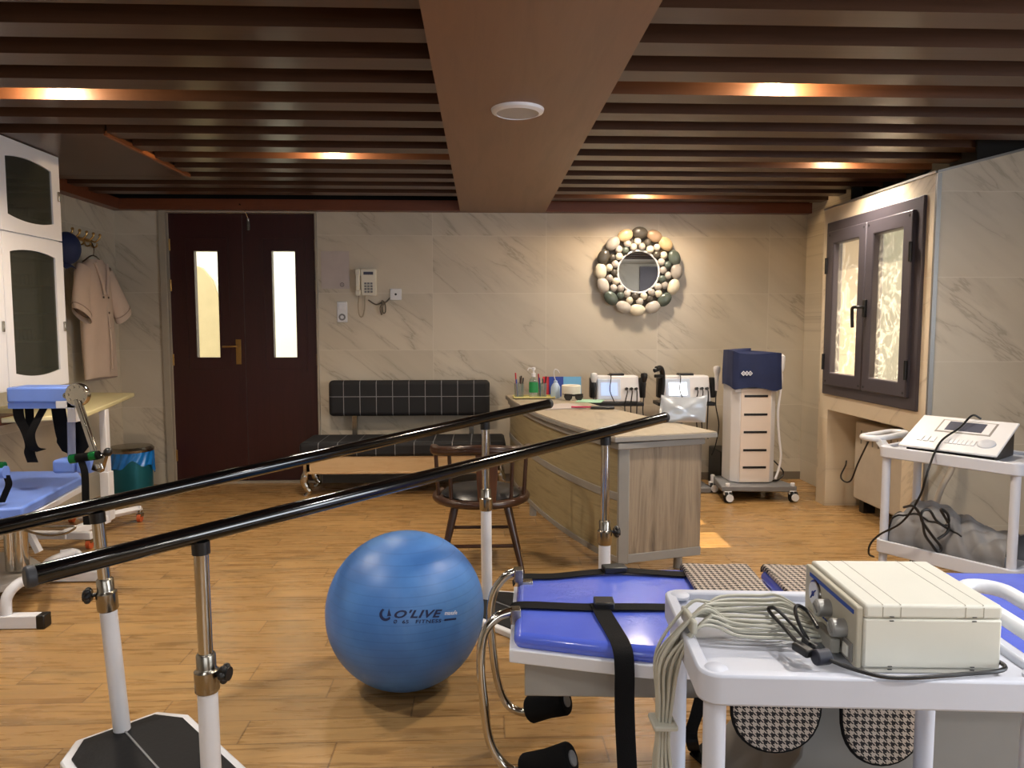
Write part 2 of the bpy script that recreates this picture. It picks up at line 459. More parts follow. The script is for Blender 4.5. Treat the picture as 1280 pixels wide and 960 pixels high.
# back wall with a doorway
DX0, DX1, DZ = -2.72, -1.455, 2.37
b = MB()
b.box(XL-.2, DX0, D, D+.2, 0, 2.75); b.box(DX1, 3.4, D, D+.2, 0, 2.75); b.box(DX0, DX1, D, D+.2, DZ, 2.75)
struct('wall_back', b, M['marble_back'])
b = MB(); b.box(XL-.2, XL, -3.0, D, 0, 2.75); struct('wall_left', b, M['marble_side'])
b = MB(); b.box(XL-.2, 4.6, -3.2, -3.0, 0, 2.75); struct('wall_front', b, M['marble_back'])
b = MB(); b.box(3.42, 4.35, -3.0, -2.96, 0, 2.68); struct('mirror_dark_panel', b, M['frame']); b = MB(); b.box(4.4, 4.6, -3.0, 4.3, 0, 2.9); struct('wall_far_right', b, M['plaster'])  # front-wall panel: added dark slab, out of view, for the mirror to reflect
# window wall: slab with window opening and a low niche
WY0, WY1 = 4.29, 5.70
wy0, wy1, wz0, wz1 = 4.40, 5.58, .905, 2.15
ny0, ny1, nz = 4.52, 5.545, .755
b = MB()
def slab(y0, y1, z0, z1, x0=XR, x1=XR+.24): b.box(x0, x1, y0, y1, z0, z1)
slab(WY0, WY1, wz1, 2.29); slab(WY0, wy0, nz, wz1); slab(wy1, WY1, nz, wz1); slab(wy0, wy1, nz, wz0)
slab(WY0, ny0, 0, nz); slab(ny1, WY1, 0, nz); slab(ny0, ny1, 0, nz, XR+.42, XR+.48); slab(ny0-.06, ny0, 0, nz, XR+.24, XR+.48); slab(ny1, ny1+.06, 0, nz, XR+.24, XR+.48); slab(ny0-.06, ny1+.06, nz, nz+.05, XR+.24, XR+.48)
struct('wall_right', b, M['marble_warm'])
b = MB(); b.box(XR+.24, XR+.4, WY1-.1, D, 0, 2.75); b.box(XR, XR+.24, WY1-.05, WY1, 2.29, 2.29); struct('wall_recess', b, M['marble_back'])
# facing wall right of the window wall, raked top
b = MB(); b.prism([(XR, 0), (4.4, 0), (4.4, 2.74), (XR, 2.29)], WY0-.012, WY0-.001, 'xz'); struct('wall_facing', b, M['marble_back'])
b = MB(); b.box(XR-.004, XR+.022, WY0-.02, WY0-.001, 0, 2.288); struct('trim_1', b, M['metaltrim'])
b = MB(); b.bar((XR, WY1, 2.297), (XR, WY0, 2.297), .016, .014); b.bar((XR, WY0-.006, 2.297), (4.4, WY0-.006, 2.747), .016, .014); struct('trim_2', b, M['metaltrim'])
# baseboard of the back wall
b = MB(); b.box(DX1+.03, 2.9, D-.012, D, 0, .07); struct('baseboard_back', b, plain('baseboard', '6f665a', .5))
# ceiling: dark plate, slats, beam, fascia, flat panel
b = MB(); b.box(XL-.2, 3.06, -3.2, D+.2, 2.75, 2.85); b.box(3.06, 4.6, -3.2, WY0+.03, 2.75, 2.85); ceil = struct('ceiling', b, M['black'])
SZ = 2.45
ys = [2.715+.2965*k for k in range(-12, 13)]
for i, y in enumerate(ys):
    if y > 6.2: continue
    b = MB(); x0 = XL if not (4.1 < y < 5.36) else -2.045
    b.box(x0, -.19, y, y+.13, SZ, SZ+.13); b.build('slat', M['slat'], ceil)
yr = [2.505+.3045*k for k in range(-12, 13)]
for y in yr:
    if y > 6.2: continue
    b = MB(); b.box(.55, 3.03 if y > 4.2 else 3.45 if y > 1.2 else 2.0, y, y+.13, SZ, SZ+.13); b.build('slat', M['slat'], ceil)
b = MB(); b.box(-.19, .55, -3, D, 2.385, 2.75); b.build('beam', M['beam'], ceil)
b = MB(); b.box(XL, -2.06, 4.21, 5.36, SZ-.004, SZ+.12)
b.build('flat_panel', M['slat'], ceil)
b = MB(); b.box(-2.068, -2.045, 4.21, 5.36, SZ-.012, SZ+.012); b.build('panel_edge', plain('panel edge', '8a4f26', .5), ceil)
b = MB(); b.box(XL, -.19, D-.09, D, 2.385, 2.475); b.box(.55, 2.9, D-.09, D, 2.385, 2.475)
b.box(XL, XL+.09, 5.45, D-.09, 2.385, 2.475); b.build('fascia', M['fascia'], ceil)
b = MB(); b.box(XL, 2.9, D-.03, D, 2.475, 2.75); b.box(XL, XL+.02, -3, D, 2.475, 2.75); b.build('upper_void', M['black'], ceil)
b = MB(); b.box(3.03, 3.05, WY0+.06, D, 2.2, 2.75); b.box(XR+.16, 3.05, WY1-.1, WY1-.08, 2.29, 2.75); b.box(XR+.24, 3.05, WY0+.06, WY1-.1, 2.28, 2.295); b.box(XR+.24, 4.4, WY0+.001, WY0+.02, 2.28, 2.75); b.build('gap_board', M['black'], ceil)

b = MB(); b.box(2.0, 4.4, -3.0, 1.1, 2.735, 2.748); struct('ceiling_plaster', b, M['plaster'])
# ------------------------------------------------------------------ door
b = MB(); b.box(DX0-.06, DX0, D-.03, D+.02, 0, DZ+.03); b.box(DX0-.06, DX1+.02, D-.02, D+.02, DZ, DZ+.03); b.box(DX1, DX1+.02, D-.02, D+.02, 0, DZ)
struct('trim_3', b, M['trim'], bevel=.004)
b = MB(); b.box(DX0, DX1, D+.0, D+.10, 0, .018); struct('trim_4', b, M['trim'])
xm = ay(305, 430, D).x
door = bpy.data.objects.new('door_1', None); col.objects.link(door); door.location = ((DX0+DX1)/2, D, 0); door['kind'] = 'structure'
for k, (a, c, g0, g1) in enumerate(((DX0, xm-.002, 243, 272), (xm+.002, DX1, 340, 369))):
    gx0, gx1 = ay(g0, 380, D).x, ay(g1, 380, D).x; gz0, gz1 = ay(g0, 447, D).z, ay(g0, 313.5, D).z
    b = MB(); b.ring([(a,.02),(c,.02),(c,DZ),(a,DZ)], [(gx0,gz0),(gx1,gz0),(gx1,gz1),(gx0,gz1)], D+.035, D+.085, 'xz')
    lf = b.build('door_leaf', M['door'], door)
    b = MB(); b.ring([(gx0-.09,gz0-.12),(gx1+.09,gz0-.12),(gx1+.09,gz1+.12),(gx0-.09,gz1+.12)], [(gx0-.075,gz0-.105),(gx1+.075,gz0-.105),(gx1+.075,gz1+.105),(gx0-.075,gz1+.105)], D+.029, D+.036, 'xz')
    b.ring([(gx0-.015,gz0-.015),(gx1+.015,gz0-.015),(gx1+.015,gz1+.015),(gx0-.015,gz1+.015)], [(gx0,gz0),(gx1,gz0),(gx1,gz1),(gx0,gz1)], D+.027, D+.036, 'xz')
    b.build('moulding', M['door'], lf)
    b = MB(); b.box(gx0, gx1, D+.055, D+.06, gz0, gz1); b.build('glass_pane', M['pane'], lf)
    hx = a+.006 if k == 0 else c-.006
    for z in (.25, 1.1, 1.75, 2.1):
        b = MB(); b.cyl((hx, D+.03, z-.05), (hx, D+.03, z+.05), .008, n=10); b.build('hinge', M['brass'], lf)
hz = ay(297, 440, D)
b = MB(); b.box(hz.x-.022, hz.x+.022, D+.022, D+.035, hz.z-.11, hz.z+.11)
b.tube([(hz.x, D+.03, hz.z+.05), (hz.x, D-.02, hz.z+.05), (hz.x-.03, D-.03, hz.z+.05), (hz.x-.12, D-.03, hz.z+.045)], .009, 8)
b.build('door_handle', M['brass'], door, bevel=.002)
b = MB(); h2 = ay(309, 270, D)
b.box(h2.x-.012, h2.x+.012, D+.02, D+.036, h2.z-.12, h2.z-.02); b.tube(catmull([(h2.x-.03, D-.1, 2.43), (h2.x-.015, D-.03, 2.39), (h2.x, D+.015, 2.33), (h2.x+.012, D+.02, 2.26)]), .006, 6)
b.build('door_bolt', M['steel'], door)
# outside, seen through the glass
b = MB(); b.box(-5.2, 0.4, 9.2, 9.3, -.2, 4.0); struct('outside_wall_1', b, M['outside'])
b = MB(); b.prism([(-3.55, .2), (-3.2, .2), (-3.2, 1.7), (-3.28, 1.95), (-3.4, 2.1), (-3.55, 2.15)], 9.14, 9.2, 'xz'); struct('outside_arch', b, plain('outside arch', 'b9a986', .8))
b = MB(); b.box(2.9, 8.2, 9.4, 9.5, -.2, 5.0); struct('outside_wall_2', b, M['outside2'])
b = MB(); b.box(-6, 10, D+.2, 10.5, -.2, -.1); struct('outside_ground', b, M['outside2'])

# ------------------------------------------------------------------ window
win = bpy.data.objects.new('window_1', None); col.objects.link(win); win.location = (XR, (wy0+wy1)/2, wz0); win['kind'] = 'structure'
def yzr(y0, y1, z0, z1): return [(y0,z0),(y1,z0),(y1,z1),(y0,z1)]
b = MB(); b.ring(yzr(wy0-.03, wy1+.03, wz0-.03, wz1+.03), yzr(wy0+.045, wy1-.045, wz0+.05, wz1-.05), XR-.02, XR+.07, 'yz'); b.build('window_frame', M['frame'], win, bevel=.006)
ym = (wy0+wy1)/2-.01
for k, (a, c) in enumerate(((wy0+.04, ym-.003), (ym+.003, wy1-.04))):
    b = MB(); b.ring(yzr(a, c, wz0+.045, wz1-.045), yzr(a+.095, c-.095, wz0+.14, wz1-.14), XR-.045, XR+.03, 'yz'); s = b.build('sash', M['frame'], win, bevel=.008)
    b = MB(); b.box(XR-.005, XR+.0, a+.09, c-.09, wz0+.135, wz1-.135); b.build('pane', M['wpane'], s)
    e = a+.0 if k == 0 else c-.0
    for z in (wz0+.22, wz1-.3):
        b = MB(); b.cyl((XR-.05, e, z-.06), (XR-.05, e, z+.06), .012, n=10); b.build('hinge', M['blackp'], s)
    b = MB()
    for yy in (a+.03, c-.03):
        for zz in (wz0+.075, wz1-.075): b.cyl((XR-.047, yy, zz), (XR-.043, yy, zz), .009, n=8)
    b.build('corner_screw', M['blackp'], s)
b = MB(); hy = ym-.03; hzz = ax(1079, 388, XR).z
b.box(XR-.062, XR-.044, hy-.018, hy+.018, hzz-.05, hzz+.07)
b.tube(catmull([(XR-.055, hy, hzz+.02), (XR-.10, hy, hzz+.02), (XR-.115, hy+.04, hzz+.015), (XR-.11, hy+.055, hzz-.03), (XR-.105, hy+.055, hzz-.12)]), .012, 8)
b.build('handle', M['blackp'], win, bevel=.004)

# ------------------------------------------------------------------ radiator in the niche
t = thing('radiator', 'pale panel radiator in the niche under the window', 'radiator', (XR+.2, 5.05, 0))
b = MB(); b.box(XR+.17, XR+.28, 4.54, 5.44, .09, .68); b.build('panel', M['radiator'], t, bevel=.01)
for k in range(10):
    b = MB(); b.box(XR+.165, XR+.172, 4.62+k*.08, 4.63+k*.08, .52, .62); b.build('grille_slot', M['greyband'], t)
for y in (4.63, 5.33):
    b = MB(); b.box(XR+.18, XR+.27, y-.03, y+.03, 0, .1); b.build('foot', M['blackp'], t)
# ------------------------------------------------------------------ ceiling speaker
p = az(647, 137, 2.385)
t = thing('ceiling_speaker', 'round white speaker set flush in the wooden ceiling beam', 'speaker', (p.x, p.y, 2.365))
b = MB(); b.lathe((p.x, p.y, 2.365), [(.098, 0), (.118, .008), (.122, .02), (.098, .02), (.098, 0)], 40); b.build('rim', M['white'], t)
b = MB(); b.lathe((p.x, p.y, 2.369), [(0, 0), (.098, 0), (.098, .014), (0, .014)], 40); b.build('grille', plain('speaker grille', 'a9a7a6', .7, 0, .05, 300), t)

# ================================================================== WALL THINGS
a, c = ay(401, 314, D), ay(437, 361, D)
t = thing('notice_sheet', 'pale sheet of paper taped to the marble wall beside the door', 'paper', ((a.x+c.x)/2, D-.004, c.z))
b = MB(); b.grid(lambda u, v: (a.x+(c.x-a.x)*u, D-.004-.008*math.sin(u*3.1)*v, a.z+(c.z-a.z)*v), 8, 8, (0,-.001,0)); b.build('sheet', M['paper'], t)
b = MB(); q = ay(428, 356, D); b.lathe((q.x, D-.016, q.z), [(.013, 0), (.019, 0), (.019, .003), (.013, .003), (.013, 0)], 16, 'y'); b.box(q.x-.003, q.x+.003, D-.016, D-.014, q.z-.008, q.z+.008)
b.build('printed_mark', plain('faded ink', '77706f', .8), t)
p = ay(458, 354, D)
t = thing('wall_phone', 'cream push button telephone hanging on the marble wall', 'telephone', (p.x, D, p.z-.11))
b = MB(); b.hexa([(p.x-.04,D-.04,p.z-.11),(p.x+.09,D-.04,p.z-.11),(p.x+.09,D,p.z-.11),(p.x-.04,D,p.z-.11),(p.x-.04,D-.06,p.z+.12),(p.x+.09,D-.06,p.z+.12),(p.x+.09,D,p.z+.12),(p.x-.04,D,p.z+.12)])
b.build('body', M['cream'], t, bevel=.008)
b = MB(); b.box(p.x-.085, p.x-.042, D-.075, D-.02, p.z-.11, p.z-.06); b.box(p.x-.085, p.x-.042, D-.085, D-.02, p.z+.06, p.z+.12); b.box(p.x-.08, p.x-.047, D-.085, D-.05, p.z-.07, p.z+.07); b.build('handset', M['cream'], t, bevel=.008)
b = MB(); b.box(p.x-.015, p.x+.068, D-.062, D-.052, p.z+.07, p.z+.095); b.build('display', M['lcd'], t)
kb = MB()
for i in range(3):
    for j in range(4): kb.box(p.x-.01+i*.026, p.x+.008+i*.026, D-.056, D-.04, p.z-.085+j*.024, p.z-.069+j*.024)
kb.build('keypad', M['greyp'], t)
b = MB(); b.tube(catmull([(p.x-.06, D-.04, p.z-.11), (p.x-.07, D-.03, p.z-.2), (p.x-.06, D-.03, p.z-.28), (p.x-.035, D-.03, p.z-.29), (p.x-.015, D-.03, p.z-.22), (p.x-.01, D-.03, p.z-.11)]), .005, 6); b.build('coiled_cord', plain('beige cord', '9b8f7b', .6), t)
p = ay(428, 390, D)
t = thing('wall_socket', 'white double wall socket plate below the paper sheet', 'socket', (p.x, D, p.z-.09))
b = MB(); b.box(p.x-.045, p.x+.045, D-.014, D, p.z-.09, p.z+.09); b.build('plate', M['whitep'], t, bevel=.005)
b = MB(); b.lathe((p.x, D-.02, p.z-.045), [(.016, 0), (.03, 0), (.03, .008), (.016, .008), (.016, 0)], 16, 'y'); b.build('outlet', M['greyp'], t)
b = MB(); b.box(p.x-.03, p.x+.03, D-.019, D-.013, p.z+.02, p.z+.075); b.build('switch', M['whitep'], t, bevel=.003)
p = ay(495, 368, D)
t = thing('phone_jack', 'small square white wall jack right of the telephone', 'socket', (p.x, D, p.z-.05))
b = MB(); b.box(p.x-.05, p.x+.05, D-.022, D, p.z-.05, p.z+.05); b.build('plate', M['whitep'], t, bevel=.006)
b = MB(); b.lathe((p.x, D-.024, p.z), [(0,0), (.01, 0), (.01, .004), (0, .004)], 12, 'y'); b.build('outlet', M['blackp'], t)
b = MB(); q = ay(478, 385, D)
b.tube(catmull([(p.x-.05, D-.012, p.z-.03), (q.x+.03, D-.02, q.z+.05), (q.x-.0, D-.03, q.z+.06), (q.x+.01, D-.04, q.z-.04), (q.x+.03, D-.03, q.z-.03), (q.x+.02, D-.03, q.z+.05), (q.x-.05, D-.02, q.z+.03), (q.x-.12, D-.012, q.z+.07)]), .006, 6)
b.tube(catmull([(q.x+.02, D-.03, q.z+.04), (q.x-.01, D-.05, q.z+.0), (q.x+.0, D-.04, q.z-.06)]), .009, 6)
tag(b.build('phone_cable', plain('grey wire', '5b554c', .6)), 'bundled grey telephone cable hanging between phone and jack', 'cable')
# ------------------------------------------------------------------ pebble mirror
p = ay(797, 340, D); cx, cz = p.x, p.z
t = thing('pebble_mirror', 'round wall mirror framed by dark, grey and ivory pebbles', 'mirror', (cx, D, cz-.38))
b = MB(); b.lathe((cx, D-.02, cz), [(0, 0), (.33, 0), (.35, .02), (0, .02)], 48, 'y'); b.build('backing', plain('mirror backing', '6d665c', .9), t)
b = MB(); b.lathe((cx, D-.035, cz), [(0, 0), (.178, 0), (.178, .016), (0, .016)], 48, 'y'); b.build('glass', M['mirror'], t)
b = MB(); b.tube([(cx+.184*math.cos(k*math.pi/24), D-.034, cz+.184*math.sin(k*math.pi/24)) for k in range(48)], .009, 8, True); b.build('rim', M['white'], t)
SC = {n: plain('pebble '+n, h, .25, 0, .12, 14) for n, h in dict(dark='4d4a44', green='55605a', grey='a39e98', lgrey='b9b4ad', ivory='d8d1bd', beige='c4ae88', taupe='9b8670').items()}
big = ['dark', 'taupe', 'beige', 'green', 'grey', 'ivory', 'green', 'lgrey', 'ivory', 'lgrey', 'green', 'lgrey', 'ivory', 'dark', 'grey', 'beige']
for k, nme in enumerate(big):
    th = math.pi/2 - 2*math.pi*k/16 + random.uniform(-.03, .03); r = .338
    q = Matrix.Rotation(-th+math.pi/2, 3, 'Y')
    b = MB(); b.ell((cx+r*math.cos(th), D-.05, cz+r*math.sin(th)), (.073, .03, .053), 16, 10, q); b.build('pebble', SC[nme], t)
small = ['grey', 'ivory', 'dark', 'lgrey', 'ivory', 'green', 'lgrey', 'grey', 'ivory', 'dark', 'lgrey']
for k in range(36):
    th = 2*math.pi*k/36 + .05; r = .264 if k % 2 else .219
    b = MB(); b.ell((cx+r*math.cos(th), D-.045, cz+r*math.sin(th)), (.034+random.uniform(-.003,.002), .024, .034), 12, 8); b.build('pebble', SC[small[(k*5) % 11]], t)

# ================================================================== PARALLEL BARS
A1 = Vector((-1.245, 2.426)); dv = Vector((.7307, .6827)); nv = Vector((.6827, -.7307)); W = .65
def sw(s, w, z): q = A1+dv*s+nv*w; return Vector((q.x, q.y, z))
t = thing('parallel_bars', 'pair of black walking rails on four telescopic white and chrome posts', 'parallel bars', sw(.87, .325, 0))
rz = [lambda s: .816+.0757*s, lambda s: .836+.0510*s]
for w, s0, s1, fz in ((0, -.75, 2.19, rz[0]), (W, -.345, 2.307, rz[1])):
    b = MB(); b.tube([sw(s0, w, fz(s0)), sw(s1, w, fz(s1))], .0245, 24)
    rl = b.build('rail', M['gloss'], t, bevel=.004)
    for s, q in ((s0, -.004), (s1, .004)):
        b = MB(); b.tube([sw(s-.012 if q < 0 else s-.012, w, fz(s)), sw(s+.012, w, fz(s))], .026, 24); b.build('end_cap', plain('dark grey cap', '2d2e32', .5), rl, bevel=.005)
# posts: (s at top, s at foot, w, rail z, collar z, knob direction)
posts = [(-.02, .03, 0, rz[0], .535, (-1, -.25)), (.05, .06, W, rz[1], .47, (1, -.2)), (1.72, 1.73, 0, rz[0], .56, None), (1.84, 1.84, W, rz[1], .50, (1, .1))]
for s, s2, w, fz, zc, kd in posts:
    def at(z): return sw(s2+(s-s2)*z/fz(s), w, z)
    b = MB(); b.cyl(at(.035), at(zc-.03), .027, n=20); po = b.build('post', M['white'], t)
    b = MB(); b.cyl(at(zc-.03), at(fz(s)-.03), .0195, n=20); b.build('inner_tube', M['chrome'], po)
    b = MB(); b.tube([at(zc-.075), at(zc-.07), at(zc-.015), at(zc-.01), at(zc-.005), at(zc+.03), at(zc+.035)], [.03, .033, .033, .028, .026, .026, .022], 20); b.build('collar', M['steel'], po)
    b = MB(); b.cyl(at(fz(s)-.055), at(fz(s)-.02), .024, n=16); b.build('rail_bracket', M['blackp'], po)
    if kd:
        k = Vector((kd[0], kd[1], 0)).normalized(); c = at(zc-.02)
        b = MB(); b.cyl(c+k*.02, c+k*.045, .007, n=8)
        for j in range(6):
            an = j*math.pi/3; sd = k.cross(Vector((0,0,1)))
            b.ell(c+k*.055+(sd*math.cos(an)+Vector((0,0,1))*math.sin(an))*.017, (.011, .011, .011), 8, 6)
        b.cyl(c+k*.042, c+k*.068, .019, n=12); b.build('clamp_knob', M['blackp'], po)
hexa = [(-.13,-.05),(.13,-.05),(.20,.05),(.20,.60),(.13,.70),(-.13,.70),(-.20,.60),(-.20,.05)]
for sc0 in (.03, 1.72):
    def poly(k): return [tuple((A1+dv*(sc0+x*k)+nv*(.325+(y-.325)*(k if k < 1 else 1))).to_tuple()) for x, y in hexa]
    b = MB(); b.prism(poly(1.0), 0, .03); pl = b.build('base_plate', M['white'], t, bevel=.006)
    b = MB(); b.prism([tuple(A1+dv*(sc0+x*.86)+nv*(.325+(y-.325)*.93)) for x, y in hexa], .028, .036); b.build('rubber_mat', M['rubber'], pl)
    b = MB(); b.bar(sw(sc0, 0, .0375), sw(sc0, .65, .0375), .006, .004); b.build('mat_seam', M['greyp'], pl)

# ================================================================== EXERCISE BALL
BR = .304
d = ray(507, 761).normalized(); bc = O + d*(BR*F/99.0/ (1/ math.cos(math.atan(math.hypot(507-640, 761-480)/F))) * 1.0)
s_ = (BR-H)/d.z; bc = O + d*s_
t = thing('exercise_ball', 'big blue inflated gym ball on the floor with printed lettering', 'exercise ball', (bc.x, bc.y, 0))
b = MB(); b.ell(bc, (BR, BR, BR*.985), 64, 40); b.build('shell', M['ball'], t)
# lettering wrapped onto the shell around one point of its front
dd = ray(526, 768).normalized(); oc = O-bc; q_ = dd.dot(oc)
nb = (O+dd*(-q_-math.sqrt(q_*q_-oc.length_squared+BR*BR))-bc).normalized()
e1 = Vector((0,0,1)).cross(nb).normalized(); e2 = nb.cross(e1)
e1, e2 = e1*math.cos(R(6))-e2*math.sin(R(6)), e2*math.cos(R(6))+e1*math.sin(R(6))
U = .00318
def on_ball(vs, fs, name, m):
    bm = MB(); V = []
    for x, y in vs:
        r = math.hypot(x, y)/BR; dr = (e1*x+e2*y).normalized() if r > 1e-9 else e1
        p = nb*math.cos(r)+dr*math.sin(r); V.append(bm.v(bc+Vector((p.x*(BR+.0012), p.y*(BR+.0012), p.z*(BR*.985+.0012)))))
    for f in fs: bm.f([V[i] for i in f])
    return bm.build(name, m, t)
def word(body, x0, x1, y0, h, shear, bold, m, name='lettering'):
    vs, fs = text_mesh(body, 1.0, shear, bold, 1.1)
    a, b = min(v.x for v in vs), max(v.x for v in vs); top = max(v.y for v in vs)
    on_ball([((x0+(v.x-a)/(b-a)*(x1-x0))*U, (y0+v.y/top*h)*U) for v in vs], fs, name, m)
word("O'LIVE", -29, 25, -3, 8.5, .35, .03, M['ink'])
word("\u00d8", -29.5, -25.5, -9, 4, .1, .02, M['ink'], 'size_symbol')
word("65", -20, -13, -9, 3.8, .1, .02, M['ink'])
word("FITNESS", -5.5, 24, -9, 3.8, .1, .02, M['ink'])
word("maxafe", 28, 45, -1, 4.5, .15, .02, M['inkw'])
on_ball([(28*U, -7.5*U), (44*U, -7*U), (44*U, -5*U), (28*U, -5.5*U)], [[0,1,2,3]], 'tag_bar', M['ink'])
an = [math.pi*(.66+1.14*k/16) for k in range(17)]
o_ = [((-38.5+7.0*math.cos(x))*U, (.5+7.2*math.sin(x))*U) for x in an]; i_ = [((-37.8+4.6*math.cos(x))*U, (1.2+4.9*math.sin(x))*U) for x in an]
on_ball(o_+i_, [[k, k+1, 18+k, 17+k] for k in range(16)], 'emblem', M['ink'])
on_ball([(-36.8*U, -1.5*U), (-32.2*U, -1*U), (-35*U, 7*U)], [[0,1,2]], 'emblem', M['ink'])

# ================================================================== BENCH
t = thing('waiting_bench', 'black upholstered bench with white check stitching and curved chrome legs against the wall', 'bench', (-.63, 6.2, 0))
bx0, bx1, by0, by1 = -1.49, .19, 5.97, 6.46
b = MB(); b.box(bx0, bx1, by0, by1, .335, .45); b.build('seat_cushion', M['benchseat'], t, bevel=.028, seg=4)
p0, p1 = ay(412, 520, 6.44), ay(612, 475, 6.44)
b = MB(); b.box(p0.x, p1.x, 6.40, 6.50, p0.z, p1.z); b.build('backrest', M['benchback'], t, bevel=.035, seg=4)
b = MB(); b.box(bx0+.05, bx1-.05, by0+.02, by0+.05, .20, .335); b.box(bx0+.05, bx1-.05, by1-.05, by1-.02, .2, .335); b.box(bx0+.05, bx0+.08, by0+.02, by1-.02, .2, .335); b.box(bx1-.08, bx1-.05, by0+.02, by1-.02, .2, .335)
b.box(bx0+.06, bx1-.05, by0+.005, by0+.05, .193, .21); b.build('apron', M['benchwood'], t, bevel=.003)
for x in (-1.12, -.1):
    b = MB(); b.box(x-.02, x+.02, 6.44, 6.49, .3, .7); b.build('backrest_bracket', M['steel'], t)
for x in (bx0+.05, bx1-.06):
    for y in (by0+.06, by1-.06):
        s = -1 if x < -1 else 1
        b = MB(); b.box(x-.026, x+.026, y-.026, y+.026, .2, .33)
        b.tube(catmull([(x, y, .22), (x+s*.02, y, .17), (x+s*.028, y, .12), (x+s*.008, y, .07), (x-s*.012, y, .035), (x+s*.012, y, .008), (x+s*.03, y, .004)]), [.03]*6+[.034]*6+[.032]*6+[.024]*6+[.018]*6+[.02]*7, 12)
        b.build('leg', M['chrome'], t)

# ================================================================== RECEPTION DESK
ZD = .805
t = thing('reception_desk', 'curved grey oak reception desk standing on short round legs', 'desk', (.8, 5.0, 0))
def bez(pts, n=16):
    out = []
    for k in range(n+1):
        u = k/n; out.append(tuple((1-u)**2*pts[0][i]+2*u*(1-u)*pts[1][i]+u*u*pts[2][i] for i in (0,1)))
    return out
front = bez([(.715, 3.90), (.30, 4.85), (.20, 6.30)])
back = [(.66, 6.30), (.86, 5.45), (1.315, 4.06)]
def off(pts, d):
    o = []
    for i, p in enumerate(pts):
        a, c = Vector(pts[max(i-1,0)]), Vector(pts[min(i+1,len(pts)-1)]); tn = (c-a).normalized()
        o.append((p[0]+tn.y*d, p[1]-tn.x*d))
    return o
fi = off(front, .05); fi = [(x, y+.055) if k == 0 else (x, y) for k, (x, y) in enumerate(fi)]
b = MB(); b.prism(front+back, ZD-.006, ZD); b.build('worktop', M['desktop'], t)
b = MB(); b.prism(off(front, -.004)+[(.664, 6.302), (.866, 5.452), (1.322, 4.058)], ZD-.034, ZD-.006); b.build('worktop_edge', M['greyband'], t, bevel=.004)
f2 = off(front, .018); b = MB(); b.prism(f2[0:]+[(.62, 6.28), (.82, 5.45), (1.26, 4.085)], ZD-.075, ZD-.04); b.build('upper_band', M['greyband'], t, bevel=.003)
f3 = off(front, .035)
f3[0] = (f3[0][0]+.0, f3[0][1]+.035)
def strip(z0, z1, dd=.0, th=.02, fr=None):
    bb = MB(); A = off(fr or f3, dd); B_ = off(fr or f3, dd+th)
    bb.prism(A+B_[::-1], z0, z1); return bb
strip(.10, ZD-.07).build('front_panel', M['deskfront'], t)
strip(.44, .485, -.006).build('middle_band', M['greyband'], t, bevel=.003)
strip(.09, .125, -.006).build('lower_band', M['greyband'], t, bevel=.003)
e0, e1 = Vector(f3[0]), Vector((1.245, 4.10))
b = MB(); b.prism([tuple(e0), tuple(e1), (e1.x, e1.y+.02), (e0.x, e0.y+.02)], .13, ZD-.07); b.build('end_panel', M['deskside'], t)
b = MB(); b.prism([(e0.x-.004, e0.y-.006), (e1.x+.004, e1.y-.006), (e1.x+.004, e1.y+.024), (e0.x, e0.y+.024)], .085, .135); b.build('end_rail', M['greyband'], t, bevel=.003)
b = MB(); b.prism([(e0.x-.01, e0.y-.012), (e0.x+.055, e0.y-.008), (e0.x+.055, e0.y+.02), (e0.x-.01, e0.y+.02)], .085, ZD-.04); b.build('corner_post', M['greyband'], t, bevel=.008)
b = MB(); b.prism([(.235, 6.27), (.62, 6.27), (.62, 6.29), (.235, 6.29)], .1, ZD-.07); b.build('end_panel', M['deskside'], t)
for x, y in ((1.13, 4.14), (.75, 4.03), (.37, 5.35), (.30, 6.2), (.6, 6.2)):
    b = MB(); b.cyl((x, y, 0), (x, y, .09), .026, n=16); b.build('leg', M['greyband'], t)

# ================================================================== CHAIR (its back to the camera)
cc = Vector((-.01, 4.30, 0))
t = thing('wooden_armchair', 'dark round wooden chair with black leather seat behind the rails', 'chair', cc)
def ca(a, r, z): return (cc.x+r*math.cos(R(a)), cc.y+r*math.sin(R(a)), z)
b = MB(); b.lathe((cc.x, cc.y, .40), [(0, 0), (.215, 0), (.235, .02), (.2, .045), (.1, .058), (0, .06)], 40); b.build('seat_pad', M['leather'], t)
b = MB(); pts = [ca(a, .265, .40) for a in range(-205, 26, 10)]
b.tube(pts, .024, 12); b.lathe((cc.x, cc.y, .385), [(0, 0), (.245, 0), (.245, .02), (0, .02)], 40); b.build('seat_ring', M['chairwood'], t)
arm = [ca(a, .28, .675+.035*math.exp(-((a+90)/50)**2)) for a in range(-195, 16, 10)]
b = MB()
for a, c in zip(arm, arm[1:]): pass
b.tube(arm, [.018]*2+[.022]*17+[.018]*3, 12); b.tube([Vector(p)+Vector((0,0,.014)) for p in arm[2:-2]], .02, 10); b.build('arm_bow', M['chairwood'], t)
b = MB(); a0, a1 = Vector(ca(-83, .262, .41)), Vector(ca(-83, .278, .69)); b.hexa([a0+Vector((-.05,-.008,0)), a0+Vector((.05,-.008,0)), a0+Vector((.05,.008,0)), a0+Vector((-.05,.008,0)), a1+Vector((-.065,-.008,0)), a1+Vector((.065,-.008,0)), a1+Vector((.065,.008,0)), a1+Vector((-.065,.008,0))])
b.build('splat', wood('splat wood', '3a2112', '54311a', (30, 30, 4), .35), t, bevel=.004)
for a in (-160, -190, -130, 10, -20, -50):
    b = MB(); b.cyl(ca(a, .262, .405), ca(a, .278, .69), .011, n=10); b.build('spindle', M['chairwood'], t)
lg = {}
